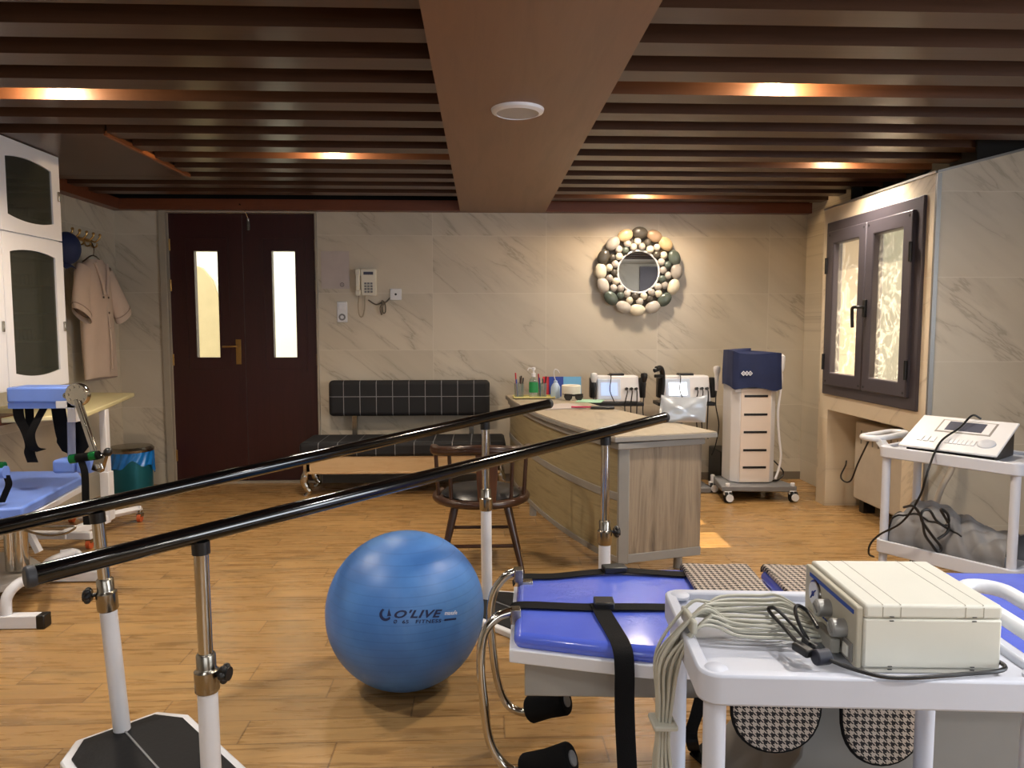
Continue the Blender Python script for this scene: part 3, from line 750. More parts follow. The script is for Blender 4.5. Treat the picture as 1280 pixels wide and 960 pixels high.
for k, a in enumerate((-135, -45, 45, 135)):
    p, q = Vector(ca(a, .20, .395)), Vector(ca(a+ (0), .33, 0)); lg[a] = (p, q)
    b = MB(); b.tube([p, p.lerp(q, .4), q], [.021, .02, .014], 12); b.build('leg', M['chairwood'], t)
for a, c, u in ((-135, -45, .62), (-45, 45, .5), (45, 135, .62), (135, -135, .5)):
    b = MB(); b.cyl(lg[a][0].lerp(lg[a][1], u), lg[c][0].lerp(lg[c][1], u), .0105, n=10); b.build('stretcher', M['chairwood'], t)

# ================================================================== DESK ITEMS
def dk(px, py, ymax=6.2):
    p = az(px, py, ZD); 
    return p if p.y <= ymax else ay(px, py, ymax)*1.0 - Vector((0, 0, ay(px, py, ymax).z-ZD))
zt = ZD+.001
p = Vector((.36, 6.02, 0))
t = thing('utensil_tray', 'shallow pale yellow tray under the cups at the far desk end', 'tray', (p.x+.06, p.y, ZD))
b = MB(); b.box(p.x-.11, p.x+.23, p.y-.09, p.y+.09, zt, zt+.006); b.ring([(p.x-.11,p.y-.09),(p.x+.23,p.y-.09),(p.x+.23,p.y+.09),(p.x-.11,p.y+.09)], [(p.x-.104,p.y-.084),(p.x+.224,p.y-.084),(p.x+.224,p.y+.084),(p.x-.104,p.y+.084)], zt, zt+.018); b.build('pan', M['yellow'], t)
zc = zt+.0065
def cup(name, x, y, r, h, m, label, cat, thick=.004):
    t = thing(name, label, cat, (x, y, zc))
    b = MB(); b.lathe((x, y, zc), [(0, 0), (r*.9, 0), (r, h), (r-thick, h), (r*.9-thick, .005), (0, .005)], 24); b.build('cup_wall', m, t); return t
t = cup('pen_cup', .30, 6.02, .042, .115, M['clear'], 'clear cup of pens, leftmost vessel on the desk', 'cup')
t2 = cup('pen_cup', .49, 6.04, .042, .115, M['clear'], 'clear cup of pens right of the green pump bottle', 'cup')
for (x, y, hs) in ((.30, 6.02, (.16, .17, .2, .15, .18)), (.49, 6.04, (.17, .15, .19, .16))):
    for k, h in enumerate(hs):
        an = k*1.3; colr = [M['blackp'], M['steel'], M['red'], M['blue'], M['chairwood']][k % 5]
        b = MB(); b.cyl((x+.018*math.cos(an), y+.018*math.sin(an), zc+.006), (x+.034*math.cos(an), y+.034*math.sin(an), zc+h), .006, n=8)
        o = b.build(['pen', 'pencil', 'marker_pen', 'pen', 'brush'][k % 5], colr)
        tag(o, '%s standing in the %s pen cup on the desk' % (['black pen', 'silver pencil', 'red marker', 'blue pen', 'brown brush handle'][k % 5], 'leftmost clear' if x < .4 else 'clear right-hand'), 'pen', 'pens in the cups')
x, y = .415, 5.97
t = thing('pump_bottle', 'clear pump bottle with a green label and white pump on the desk', 'bottle', (x, y, zc))
b = MB(); b.lathe((x, y, zc), [(0, 0), (.034, 0), (.036, .01), (.036, .14), (.03, .155), (.014, .165), (.014, .175), (0, .175)], 24); b.build('bottle_body', M['clear'], t)
b = MB(); b.lathe((x, y, zc+.045), [(.0365, 0), (.0365, .085), (.0375, .085), (.0375, 0), (.0365, 0)], 24); b.build('label_band', M['green'], t)
b = MB(); b.lathe((x, y, zc+.172), [(0, 0), (.018, 0), (.018, .03), (.008, .032), (.008, .055), (.016, .057), (.016, .075), (0, .08)], 16); b.tube([(x, y, zc+.24), (x-.04, y-.01, zc+.242), (x-.048, y-.012, zc+.225)], .006, 8); b.build('pump', M['white'], t)
x, y = .60, 6.02
t = thing('squeeze_bottle', 'pale squeeze bottle with a long thin spout in front of the cards', 'bottle', (x, y, ZD))
b = MB(); b.lathe((x, y, zt), [(0, 0), (.036, 0), (.04, .01), (.038, .09), (.022, .12), (.016, .125), (.016, .14), (.008, .145), (0, .15)], 20); b.build('bottle_body', plain('pale blue plastic', 'b5cbe6', .35), t)
b = MB(); b.tube(catmull([(x, y, zt+.14), (x-.015, y, zt+.20), (x-.005, y, zt+.235), (x+.02, y, zt+.225), (x+.03, y, zt+.205)]), .004, 6); b.build('spout', M['white'], t)
t = thing('leaflet_holder', 'red, dark blue and light blue leaflets standing at the desk end', 'leaflets', (.62, 6.16, ZD))
for nme, m, x0, x1, q in (('leaflet', 'red', .505, .575, 0), ('leaflet', 'blue', .56, .685, .004), ('leaflet', 'lblue', .68, .83, .008)):
    b = MB(); b.hexa([(x0,6.14-q,zt),(x1,6.14-q,zt),(x1,6.143-q,zt),(x0,6.143-q,zt),(x0,6.17-q,zt+.165),(x1,6.17-q,zt+.165),(x1,6.173-q,zt+.165),(x0,6.173-q,zt+.165)]); b.build(nme, M[m], t)
x, y = .715, 5.90
t = thing('paper_roll_cup', 'short wide white cylinder on the desk behind the sunglasses', 'tub', (x, y, ZD))
b = MB(); b.lathe((x, y, zt), [(0, 0), (.075, 0), (.078, .01), (.078, .11), (.072, .116), (.066, .11), (.066, .02), (0, .02)], 32); b.build('shell', plain('cream white', 'e6e1d2', .5, 0, .02), t)
p = az(717, 501, ZD); x, y = p.x, p.y
t = thing('sunglasses', 'black sunglasses standing on the desk facing the room', 'sunglasses', (x, y, ZD))
for s in (-1, 1):
    b = MB(); b.prism([(x+s*.010, zt+.052), (x+s*.072, zt+.056), (x+s*.078, zt+.03), (x+s*.062, zt+.004), (x+s*.03, zt+.0), (x+s*.012, zt+.018)], y-.004, y+.004, 'xz'); b.build('lens', M['gloss'], t, bevel=.003)
    b = MB(); b.tube([(x+s*.074, y, zt+.05), (x+s*.078, y+.09, zt+.045), (x+s*.07, y+.13, zt+.006)], .0035, 6); b.build('temple', M['blackp'], t)
b = MB(); b.box(x-.014, x+.014, y-.004, y+.004, zt+.034, zt+.05); b.build('bridge', M['blackp'], t)
p = az(700, 509, ZD)
b = MB(); b.obox((p.x-.02, p.y, zt+.004), (.34, .30, .007), (0, 0, .25)); tag(b.build('paper_stack', M['paper']), 'flat white papers on the desk in front of the sunglasses', 'papers')
p = az(738, 502, ZD)
b = MB(); b.obox((p.x, p.y+.02, zt+.002), (.2, .22, .003), (0, 0, -.3)); tag(b.build('notepad', M['mint']), 'mint green sheet on the desk right of the sunglasses', 'paper')
p = az(726, 511, ZD)
b = MB(); b.cyl((p.x-.07, p.y-.01, zt+.014), (p.x+.07, p.y-.02, zt+.014), .006, n=8); tag(b.build('marker_pen', M['magenta']), 'magenta pen lying left of the black phone on the desk', 'pen')
p = az(753, 511, ZD)
b = MB(); b.obox((p.x, p.y, zt+.009), (.17, .09, .012), (0, 0, -.12)); tag(b.build('mobile_phone', M['blackp'], bevel=.004), 'black mobile phone lying flat on the desk', 'phone')
# silver pouch leaning on the desk
p = az(850, 529, ZD); x, y = p.x+.02, p.y+.03
def pouch(u, v):
    e = (math.sin(math.pi*u)*math.sin(math.pi*v))**.6
    xx = x+(u-.5)*.29+(v*.03); zz = zt+v*.165-(.02*math.sin(u*3.14)*(v > .99)) 
    return (xx, y+.06*v-.045*e-.006*math.sin(u*9+v*7)*e+.004*math.sin(v*11-u*6)*e, zz-.02*e*v)
b = MB(); b.grid(pouch, 36, 20); b.grid(lambda u, v: (pouch(u,v)[0], y+.06*v+.05*(math.sin(math.pi*u)*math.sin(math.pi*v))**.6+.003, pouch(u,v)[2]), 24, 12)
tag(b.build('silver_pouch', M['foil']), 'shiny silver grey cushion pouch resting on the desk corner', 'pouch')

# ================================================================== TWO THERAPY UNITS behind the desk, each on a slim stand
def therapy_unit(xc, y, w, label, slabel, screen, stand_label, px0, gel):
    z0 = .765
    s = thing('unit_stand', stand_label, 'stand', (xc-.05, y+.1, 0))
    b = MB(); b.box(xc-w/2-.05, xc+w/2+.03, y-.09, y+.12, z0-.035, z0-.003); b.build('tray', M['blackp'], s, bevel=.006)
    b = MB(); b.box(xc-.12, xc-.02, y, y+.08, .05, z0-.03); b.build('column', M['greyp'], s)
    b = MB(); b.box(xc-.26, xc+.2, y-.14, y+.14, .0, .05); b.build('base', M['greyp'], s, bevel=.01)
    t = thing('therapy_unit', label, 'medical device', (xc, y, z0))
    b = MB(); b.hexa([(xc-w/2,y-.08,z0),(xc+w/2,y-.08,z0),(xc+w/2,y+.10,z0),(xc-w/2,y+.10,z0),(xc-w/2+.01,y-.03,z0+.215),(xc+w/2-.01,y-.03,z0+.215),(xc+w/2-.01,y+.10,z0+.215),(xc-w/2+.01,y+.10,z0+.215)])
    b.build('housing', M['white'], t, bevel=.012)
    def fp(u, v, q=0): return (xc-w/2+w*u, y-.08+.05*v-q, z0+.215*v)
    def panel(u0, u1, v0, v1, q, th=.004):
        bb = MB(); bb.hexa([fp(u0,v0,q),fp(u1,v0,q),fp(u1,v0,q-th),fp(u0,v0,q-th),fp(u0,v1,q),fp(u1,v1,q),fp(u1,v1,q-th),fp(u0,v1,q-th)]); return bb
    panel(.04, .56, .1, .88, .004, .008).build('bezel', plain('pale blue bezel', 'c9d8ee', .35), t, bevel=.012)
    panel(.11, .49, .25, .74, .007).build('screen', screen, t)
    for k in range(3):
        a = Vector(fp(.68+.11*k, .5, .0)); b = MB(); b.cyl(a, a+Vector((0,-.04,.005)), .012, n=10)
        b.tube(catmull([a+Vector((0,-.04,.005)), a+Vector((.0,-.06,-.03)), a+Vector((-.02+.01*k,-.06,-.14)), a+Vector((0,-.05,-.30-.03*k)), a+Vector((.015,-.03,-.42))]), .005, 6); b.build('plug_cable', M['blackp'], t)
    b = MB(); b.box(xc-w*.16, xc+w*.16, y-.02, y+.06, z0+.216, z0+.235); b.build('carry_handle', M['blackp'], t, bevel=.006)
    b = MB(); b.tube(catmull([(xc-.08, y-.0, z0+.225), (xc-.06, y-.06, z0+.21), (xc-.075, y-.1, z0+.1), (xc-.04, y-.12, z0+.0)]), .004, 6); b.build('cable', M['blackp'], t)
    # holder with handpieces on both sides
    for sx in (-1, 1):
        b = MB(); xx = xc+sx*(w/2+.025); b.box(xx-.022, xx+.022, y-.05, y+.03, z0+.03, z0+.2); h = b.build('handpiece_holder', M['blackp'], t, bevel=.01)
    return t
M['unitscreen'] = M['screen']
u1 = therapy_unit(1.13, 6.14, .37, 'white therapy unit with grey blue screen, left of the pair behind desk', '', M['screen'], 'slim grey stand under the left therapy unit behind the desk', 745, 0)
u2 = therapy_unit(1.715, 6.14, .40, 'white therapy unit with glowing white screen, right of the pair behind desk', '', M['screenw'], 'slim grey stand under the right therapy unit beside the tower', 828, 1)
def handpiece(x, y, z, m1, m2, label, flip=False):
    t = thing('ultrasound_probe', label, 'probe', (x, y, z-.12))
    b = MB(); b.lathe((x, y, z-.13), [(0, 0), (.013, 0), (.016, .08), (.02, .12), (.016, .13), (0, .13)], 14); b.build('grip', m2, t)
    b = MB(); b.lathe((x, y, z), [(0, 0), (.018, 0), (.028, .035), (.03, .06), (.024, .075), (0, .08)], 16); b.build('head', m1, t)
    b = MB(); b.tube(catmull([(x, y, z-.12), (x-.01, y-.02, z-.25), (x+.02, y-.02, z-.42), (x, y, z-.6), (x-.03, y, z-.68)]), .005, 6); b.build('cord', M['blackp'], t)
handpiece(1.965, 6.09, .985, M['white'], M['whitep'], 'white bulb headed probe on the right side of the right unit')
handpiece(1.345, 6.07, .93, M['blackp'], M['blackp'], 'black probe hanging between the two therapy units')
handpiece(.925, 6.07, .93, M['whitep'], M['blackp'], 'white headed probe at the left side of the left unit')
t = thing('gun_probe', 'black pistol shaped applicator between the two therapy units', 'probe', (1.47, 6.05, .8))
b = MB(); b.tube(catmull([(1.43, 6.0, 1.045), (1.47, 6.02, 1.05), (1.492, 6.04, 1.0), (1.497, 6.05, .9), (1.487, 6.06, .8)]), .022, 10); b.build('grip', M['blackp'], t)
b = MB(); b.cyl((1.41, 5.99, 1.03), (1.46, 6.01, 1.045), .017, n=10); b.cyl((1.42, 6.0, .985), (1.49, 6.03, .985), .014, n=10); b.build('nozzle', M['blackp'], t)
b = MB(); b.tube(catmull([(1.487, 6.06, .8), (1.50, 6.05, .72), (1.53, 6.05, .62), (1.5, 6.05, .52)]), .005, 6); b.build('cord', M['blackp'], t)

# ================================================================== SHOCKWAVE TOWER
ty = 5.78
t = thing('shockwave_tower', 'tall white wheeled treatment tower with five black slots on a grey base', 'medical tower', (2.18, 5.9, 0))
x0, x1 = 2.005, 2.37
b = MB(); b.prism([(x0, ty+.06), (x0+.055, ty), (x1-.055, ty), (x1, ty+.06), (x1, ty+.26), (x0, ty+.26)], .135, 1.02); b.build('body', M['white'], t, bevel=.006)
b = MB(); b.box(x0+.06, x1-.06, ty-.006, ty+.002, .14, .9); fp_ = b.build('front_panel', M['pink'], t, bevel=.003)
for py in (495, 518, 540, 562.5, 584):
    z = ay(945, py, ty).z; b = MB(); b.box(x0+.085, x1-.09, ty-.009, ty-.003, z-.009, z+.009); b.build('vent_slot', M['blackp'], fp_)
b = MB(); b.box(x0+.01, x1-.01, ty+.0, ty+.24, .87, 1.17); b.build('console', M['whitep'], t)
b = MB(); b.hexa([(x0-.115,ty-.1,.09),(x1+.13,ty-.1,.075),(x1+.06,ty+.3,.075),(x0-.06,ty+.3,.075),(x0-.115,ty-.1,.13),(x1+.13,ty-.1,.125),(x1+.06,ty+.3,.135),(x0-.06,ty+.3,.135)]); b.build('base', M['greyp'], t, bevel=.008)
for x, y in ((x0-.06, ty-.08), (x1+.1, ty-.08), (x0-.07, ty+.27), (x1+.05, ty+.27)):
    b = MB(); b.cyl((x, y, .05), (x, y, .15), .018, n=12); b.box(x-.03, x+.03, y-.022, y+.022, .055, .09); k = b.build('caster_fork', M['white'], t, bevel=.006)
    b = MB(); b.cyl((x-.026, y-.02, .042), (x-.006, y-.02, .042), .041, n=20); b.cyl((x+.006, y-.02, .042), (x+.026, y-.02, .042), .041, n=20); w_ = b.build('caster_wheel', M['rubber'], k)
    b = MB(); b.lathe((x-.0, y-.064, .042), [(0, 0), (.03, 0), (.03, .01), (0, .01)], 16, 'y'); b.build('wheel_cap', M['whitep'], k)
b = MB(); b.tube(catmull([(x1+.035, ty+.06, 1.06), (x1+.04, ty+.05, .95), (x1+.015, ty+.04, .7), (x1+.03, ty+.04, .5), (x1+.045, ty+.03, .35), (x1+.03, ty+.03, .24), (x1+.0, ty+.02, .16)]), .010, 8); b.build('hose', M['white'], t)
b = MB(); b.lathe((x1+.038, ty+.06, 1.03), [(0, 0), (.018, 0), (.026, .03), (.03, .1), (.028, .125), (.012, .14), (0, .14)], 16); b.build('handpiece', M['white'], t)
b = MB(); b.tube(catmull([(x1+.0, ty+.15, .32), (x1+.06, ty+.1, .25), (x1+.1, ty+.1, .19), (x1+.05, ty+.08, .14), (x1-.01, ty+.05, .14)]), .006, 6); b.build('power_cord', M['blackp'], t)
# blue cover draped over the console
def cover(u, v):
    per = [(x0-.01, ty+.26), (x0-.022, ty+.12), (x0-.018, ty-.015), (x0+.02, ty-.035), (2.13, ty-.04), (2.25, ty-.035), (x1-.03, ty-.03), (x1+.02, ty-.0), (x1+.012, ty+.14), (x1+.0, ty+.26)]
    k = u*(len(per)-1); i = min(int(k), len(per)-2); f = k-i
    px, py = per[i][0]*(1-f)+per[i+1][0]*f, per[i][1]*(1-f)+per[i+1][1]*f
    cxm, cym = 2.18, ty+.12; z = .91-.03*u+.012*math.sin(u*17) + v*(.285-.02*u+.01*math.cos(u*9)) if v < .8 else 0
    zb = .915-.035*u+.012*math.sin(u*17); ztp = 1.20-.035*u+.010*math.sin(u*11)
    if v <= .8: q = v/.8; sh = 1+.025*math.sin(u*26+q*3)*(1-q)-.02*q; z = zb+(ztp-zb)*q
    else:
        q = (v-.8)/.2; sh = .98*(1-q); z = ztp+.012*math.sin(q*1.57)
    return (cxm+(px-cxm)*sh, cym+(py-cym)*sh, z)
t = thing('device_cover', 'navy blue cloth cover draped over the top of the treatment tower', 'cover', (2.18, ty+.1, .9))
b = MB(); b.grid(cover, 72, 20); b.build('cloth', M['navy'], t, smooth=1.2)
cz0 = ay(931, 467, ty-.045)
b = MB()
for k in range(3):
    xx = cz0.x-.012+k*.027; zz = cz0.z+.002; yy = ty-.052
    b.ring([(xx-.02, zz), (xx, zz-.02), (xx+.02, zz), (xx, zz+.02)], [(xx-.012, zz), (xx, zz-.012), (xx+.012, zz), (xx, zz+.012)], yy, yy+.003, 'xz')
    b.box(xx-.004, xx+.004, yy, yy+.003, zz-.004, zz+.004)
b.build('printed_emblem', M['inkw'], t)
a, c = ay(893, 575, 6.35), ay(915, 605, 6.35)
b = MB(); b.box(a.x-.02, a.x+.34, 6.12, 6.46, 0, .33); t2 = b.build('floor_unit', M['blackp'], bevel=.01); tag(t2, 'black box standing on the floor behind the treatment tower', 'box')

# ================================================================== WHEELED PLASTIC TROLLEYS
def trolley(org, ang, L, dep, zt_, label, cat, handle_end, leglen=None):
    Mx = Matrix.Translation((org[0], org[1], 0)) @ Matrix.Rotation(ang, 4, 'Z')
    t = thing('utility_trolley', label, cat, (org[0], org[1], 0))
    P = M['shelfp']
    b = MB(Mx); b.box(.0, L, .0, dep, zt_-.055, zt_-.022)
    r = .04
    def rr(x0, x1, y0, y1, r, n=5):
        o = []
        for cx_, cy_, a0 in ((x1-r, y0+r, -90), (x1-r, y1-r, 0), (x0+r, y1-r, 90), (x0+r, y0+r, 180)):
            for k in range(n+1): an = R(a0+90*k/n); o.append((cx_+r*math.cos(an), cy_+r*math.sin(an)))
        return o
    b = MB(Mx); b.prism(rr(.004, L-.004, .004, dep-.004, r), zt_-.05, zt_-.018); tr = b.build('top_tray', P, t)
    b = MB(Mx); b.ring(rr(0, L, 0, dep, r), rr(.026, L-.026, .026, dep-.026, r*.6), zt_-.06, zt_); b.build('tray_rim', P, tr, bevel=.005)
    b = MB(Mx); b.prism(rr(.004, L-.004, .004, dep-.004, r), .17, .19); lo = b.build('lower_shelf', P, t)
    b = MB(Mx); b.ring(rr(0, L, 0, dep, r), rr(.02, L-.02, .02, dep-.02, r*.6), .165, .235); b.build('shelf_rim', P, lo, bevel=.004)
    for x, y in ((.035, .035), (L-.035, .035), (.035, dep-.035), (L-.035, dep-.035)):
        b = MB(Mx); b.cyl((x, y, .09), (x, y, zt_-.03), .0215, n=20); lg_ = b.build('leg', P, t)
        b = MB(Mx); b.lathe((x, y, zt_-.004), [(0, .006), (.018, .006), (.024, .002), (.024, -.004), (0, -.004)], 20); b.build('post_cap', P, lg_)
        b = MB(Mx); b.cyl((x, y, .05), (x, y, .1), .012, n=10); b.cyl((x-.013, y+.01, .032), (x+.013, y+.01, .032), .032, n=18); b.build('caster', M['rubber'], lg_)
    s = 1 if handle_end > 0 else -1; xe = L if s > 0 else 0
    hp = rr(xe+(.02 if s > 0 else -.12), xe+(.12 if s > 0 else -.02), .03, dep-.03, .05, 6)
    b = MB(Mx); b.tube([(x, y, zt_+.03) for x, y in hp], .017, 14, True)
    for y in (.07, dep-.07): b.bar((xe-s*.01, y, zt_-.02), (xe+s*.03, y, zt_+.03), .05, .03)
    b.build('push_handle', M['whitep'], t)
    return t, Mx
T1, M1 = trolley((.405, 1.31), R(-5), .665, .455, .75, 'white plastic trolley in the foreground carrying the cream control box', 'trolley', 1)
a, c = az(1097, 557, .75), az(1272, 580, .75)
ang = math.atan2(c.y-a.y, c.x-a.x)
T2, M2 = trolley((a.x, a.y), ang, (Vector((c.x,c.y))-Vector((a.x,a.y))).length+.02, .43, .75, 'white plastic trolley near the right wall carrying the slanted console', 'trolley', -1)

# ---- cream control box on the near trolley
zb = .732
Mb = Matrix.Translation((.728, 1.338, zb)) @ Matrix.Rotation(R(-3.5), 4, 'Z')
bw, bd, bh = .26, .27, .137
t = thing('control_box', 'cream boxy pump unit with dials on the foreground trolley', 'medical device', Mb @ Vector((bw/2, bd/2, 0)))
b = MB(Mb); b.box(0, bw, 0, bd, .012, bh-.028); b.build('housing', M['cream'], t, bevel=.004)
b = MB(Mb); b.box(0, bw, 0, bd, bh-.0275, bh); b.build('lid', M['cream'], t, bevel=.006, seg=3)
b = MB(Mb); b.box(.004, bw-.004, .004, bd-.004, 0, .0115); b.build('bottom_shell', M['cream'], t, bevel=.003)
sl = plain('seam line', 'a19c8c', .6)
b = MB(Mb)
for x in (.034, .068, .19, .224):
    b.box(x-.0006, x+.0006, .002, bd, bh-.001, bh+.0004); b.box(x-.0006, x+.0006, -.0005, .002, bh-.024, bh-.004)
for x in (.051, .207): b.box(x-.017, x+.017, -.0005, .001, bh-.0245, bh-.0235)
b.build('lid_seam', sl, t)
b = MB(Mb)
for x in (.051, .207):
    for z in (bh-.023, bh-.031, .010, .016): b.box(x-.004, x+.004, -.001, .001, z-.0008, z+.0008)
b.build('clip_slot', M['blackp'], t)
b = MB(Mb); b.box(-.012, .001, .006, bd-.002, .008, bh-.008); fpan = b.build('front_panel', plain('grey cream panel', 'bcb6a4', .5, 0, .02), t, bevel=.003)
def fx(y, z, q=.012): return (-q, y, z)
b = MB(Mb); b.box(-.0135, -.011, .02, bd-.03, bh-.026, bh-.018); b.build('blue_stripe', plain('blue stripe', '2a4ea8', .5), fpan)
b = MB(Mb); b.lathe((-.016, .205, .083), [(0, 0), (.029, 0), (.03, .002), (.03, .006), (0, .006)], 28, 'x'); gz_ = b.build('pressure_gauge', M['steel'], fpan)
b = MB(Mb); b.lathe((-.0185, .205, .083), [(0, 0), (.025, 0), (.025, .003), (0, .003)], 28, 'x'); b.build('dial_face', M['white'], gz_)
b = MB(Mb); b.bar((-.0195, .205, .083), (-.0195, .19, .095), .003, .0015); b.bar((-.0195, .205, .083), (-.0195, .215, .07), .003, .0015); b.lathe((-.0198,.205,.083), [(0,0),(.006,0),(.006,.002),(0,.002)], 12, 'x'); b.build('needle', M['blue'], gz_)
for y, z in ((.135, .078), (.06, .067)):
    b = MB(Mb); b.lathe((-.04, y, z), [(0, 0), (.015, 0), (.018, .003), (.0185, .028), (0, .028)], 24, 'x')
    b.bar((-.041, y-.01, z-.006), (-.041, y+.01, z+.006), .004, .003); b.build('knob', plain('grey knob', '9c9a95', .35, .2), fpan)
b = MB(Mb)
for k in range(7): b.box(-.0135, -.0115, .085+k*.012, .093+k*.012, .045, .049)
b.build('scale_mark', M['blue'], fpan)
b = MB(Mb); b.box(-.022, -.01, .09, .25, .012, .036); b.build('hose_port', M['cream'], fpan, bevel=.003)
b = MB(Mb); b.box(-.016, -.011, .018, .062, .014, .052); sw_ = b.build('switch_plate', M['greyband'], fpan, bevel=.002)
b = MB(Mb); b.box(-.019, -.015, .028, .052, .02, .044); b.build('rocker_switch', M['cream'], sw_, bevel=.002)

# ---- grey hoses from the box, over the trolley's left edge and down
def g1(px, py, z): return az(px, py, z)
t = thing('hose_bundle', 'bundle of thin grey air hoses tied together hanging off the foreground trolley', 'hoses', (.42, 1.55, .3))
for k in range(18):
    j = k/17; rx = random.uniform(-1, 1); ry = random.uniform(-1, 1); up = k // 9
    z0 = .752+.010*(k % 3)+.02*up
    s = Mb @ Vector((-.02, .10+.0085*k, .022+.004*(k%2)))
    pts = [s, (s.x-.06, s.y+.005, z0+.002)]
    mid = Vector((.53, 1.52+.013*((k-8.5)*.66)*.8, z0+.006)); pts += [(.62, s.y*.5+mid.y*.5+.01*math.sin(k*2), z0+.004), mid]
    edge = Vector((.452+.012*(k%3)-.006, 1.515+.010*((k-8.5)*.66)*.7, .768+.008*(k%4)))
    pts += [(.485, edge.y+.003, .772+.009*(k%4)), edge]
    tie = Vector((.392-.006*(k%4), 1.50+.006*((k-8.5)*.66)*.55, .52))
    pts += [(.412-.012*(k%4), edge.y*.6+tie.y*.4, .70), (.397-.008*(k%4), tie.y, .60), tie, (.400-.009*(k%4)+.004*rx, 1.49+.009*((k-8.5)*.66)*.5, .42), (.42+.02*rx, 1.46+.02*ry, .24), (.45+.05*rx, 1.42+.03*ry, .05)]
    b = MB(); b.tube(catmull(pts, 5), .0036, 7); b.build('hose', M['cable'], t)
for c_, rot in (((.383, 1.498, .555), 0), ((.44, 1.515, .772), 1)):
    b = MB(); b.obox(c_, (.052, .062, .012) if not rot else (.012, .09, .03), (0, 0, 0)); b.build('cable_tie', M['cable'], t, bevel=.004)
b = MB()
s = Mb @ Vector((-.03, .10, .03)); b.obox(s, (.02, .09, .03), (0,0,R(-3.5))); b.build('hose_connector', plain('connector', '8d8a80', .5), t, bevel=.003)
# ---- black power cord
t = thing('power_cord', 'black power cord with plug curling around the cream control box', 'cord', (.75, 1.32, .75))
def q(px, py, z=.76): return az(px, py, z)
pts = [Mb @ Vector((bw+.004, .05, .02)), q(1256, 836, .757), q(1200, 843, .757), q(1140, 847, .757), q(1100, 845, .757), q(1060, 834, .76), q(1030, 822, .765)]
b = MB(); b.tube(catmull(pts, 8), .0042, 8)
pts = [q(1022, 818, .768), q(1000, 806, .775), q(978, 782, .785), q(961, 763, .79), q(968, 760, .80), q(985, 775, .79), q(1012, 805, .775)]
b.tube(catmull(pts, 8), .004, 8)
pts = [q(1010, 800, .775), q(1000, 782, .80), q(994, 764, .81), q(998, 757, .815), q(1010, 765, .80), q(1022, 784, .79)]
b.tube(catmull(pts, 8), .004, 8); b.build('cable', M['blackp'], t)
b = MB(); b.cyl(q(1018, 822, .765), q(1036, 820, .765), .0155, n=16); b.build('ferrite_bead', plain('dark blue black', '1d1f2c', .5), t, bevel=.003)
b = MB(); b.bar(q(994, 806, .77), q(1014, 818, .768), .022, .016); b.bar(q(1004, 800, .77), q(1022, 812, .768), .014, .014); b.build('plug', M['blackp'], t, bevel=.004)

# ---- slanted console on the far trolley
Mc = M2 @ Matrix.Translation((.10, .03, .735)) @ Matrix.Rotation(R(3), 4, 'Z')
cw, cdp = .46, .30
t = thing('slanted_console', 'white slanted control console with small screen and dial on far trolley', 'medical device', Mc @ Vector((cw/2, .15, 0)))
b = MB(Mc); b.hexa([(.03,.02,0),(cw-.02,.02,0),(cw-.02,cdp,0),(.03,cdp,0),(.03,.02,.02),(cw-.02,.02,.02),(cw-.02,cdp,.135),(.03,cdp,.135)]); b.build('base_housing', M['blackp'], t)
def sp(u, v, h=0): return Vector((cw*u, cdp*v+0-h*.4, .026+.125*v+h))
def slabp(u0, u1, v0, v1, h0, h1):
    bb = MB(Mc); bb.hexa([sp(u0,v0,h0),sp(u1,v0,h0),sp(u1,v1,h0),sp(u0,v1,h0),sp(u0,v0,h1),sp(u1,v0,h1),sp(u1,v1,h1),sp(u0,v1,h1)]); return bb
b = slabp(0, 1, -.03, 1.04, 0, .012); face = b.build('face_plate', M['white'], t, bevel=.005)
slabp(.25, .82, .52, .93, .012, .014).build('screen_surround', M['greyband'], face)
slabp(.27, .80, .545, .905, .0135, .0155).build('screen_inset', M['white'], face)
slabp(.34, .72, .58, .87, .015, .017).build('screen', M['lcd'], face)
for k in range(3): slabp(.15+.066*k, .20+.066*k, .17, .33, .012, .016).build('button', M['whitep'], face, bevel=.001)
for k in range(7): slabp(.44+.043*k, .478+.043*k, .17, .33, .012, .016).build('button', M['whitep'], face, bevel=.001)
cpos = sp(.84, .27, .012); b = MB(Mc @ Matrix.Translation(cpos) @ Matrix.Rotation(math.atan(.125/.3), 4, 'X')); b.lathe((0,0,0), [(0, .01), (.012, .012), (.03, .012), (.04, .006), (.042, 0), (0, 0)], 28); b.build('jog_dial', plain('dial grey', 'b8bcc6', .4), face)
# its black cable
t = thing('console_cable', 'black cable lying over the slanted console and hanging down the far trolley', 'cable', (2.2, 3.8, .3))
pts = [Mc @ sp(.62, 1.02, .02), Mc @ sp(.55, .95, .045), Mc @ sp(.5, .6, .03), Mc @ sp(.42, .1, .025), ay(1160, 588, 3.58), ay(1150, 620, 3.60), ay(1128, 652, 3.68), ay(1100, 668, 3.80), ay(1088, 680, 3.84), ay(1086, 692, 3.86), ay(1092, 696, 3.9)]
b = MB(); b.tube(catmull(pts, 8), .0055, 7); b.build('cable', M['blackp'], t)
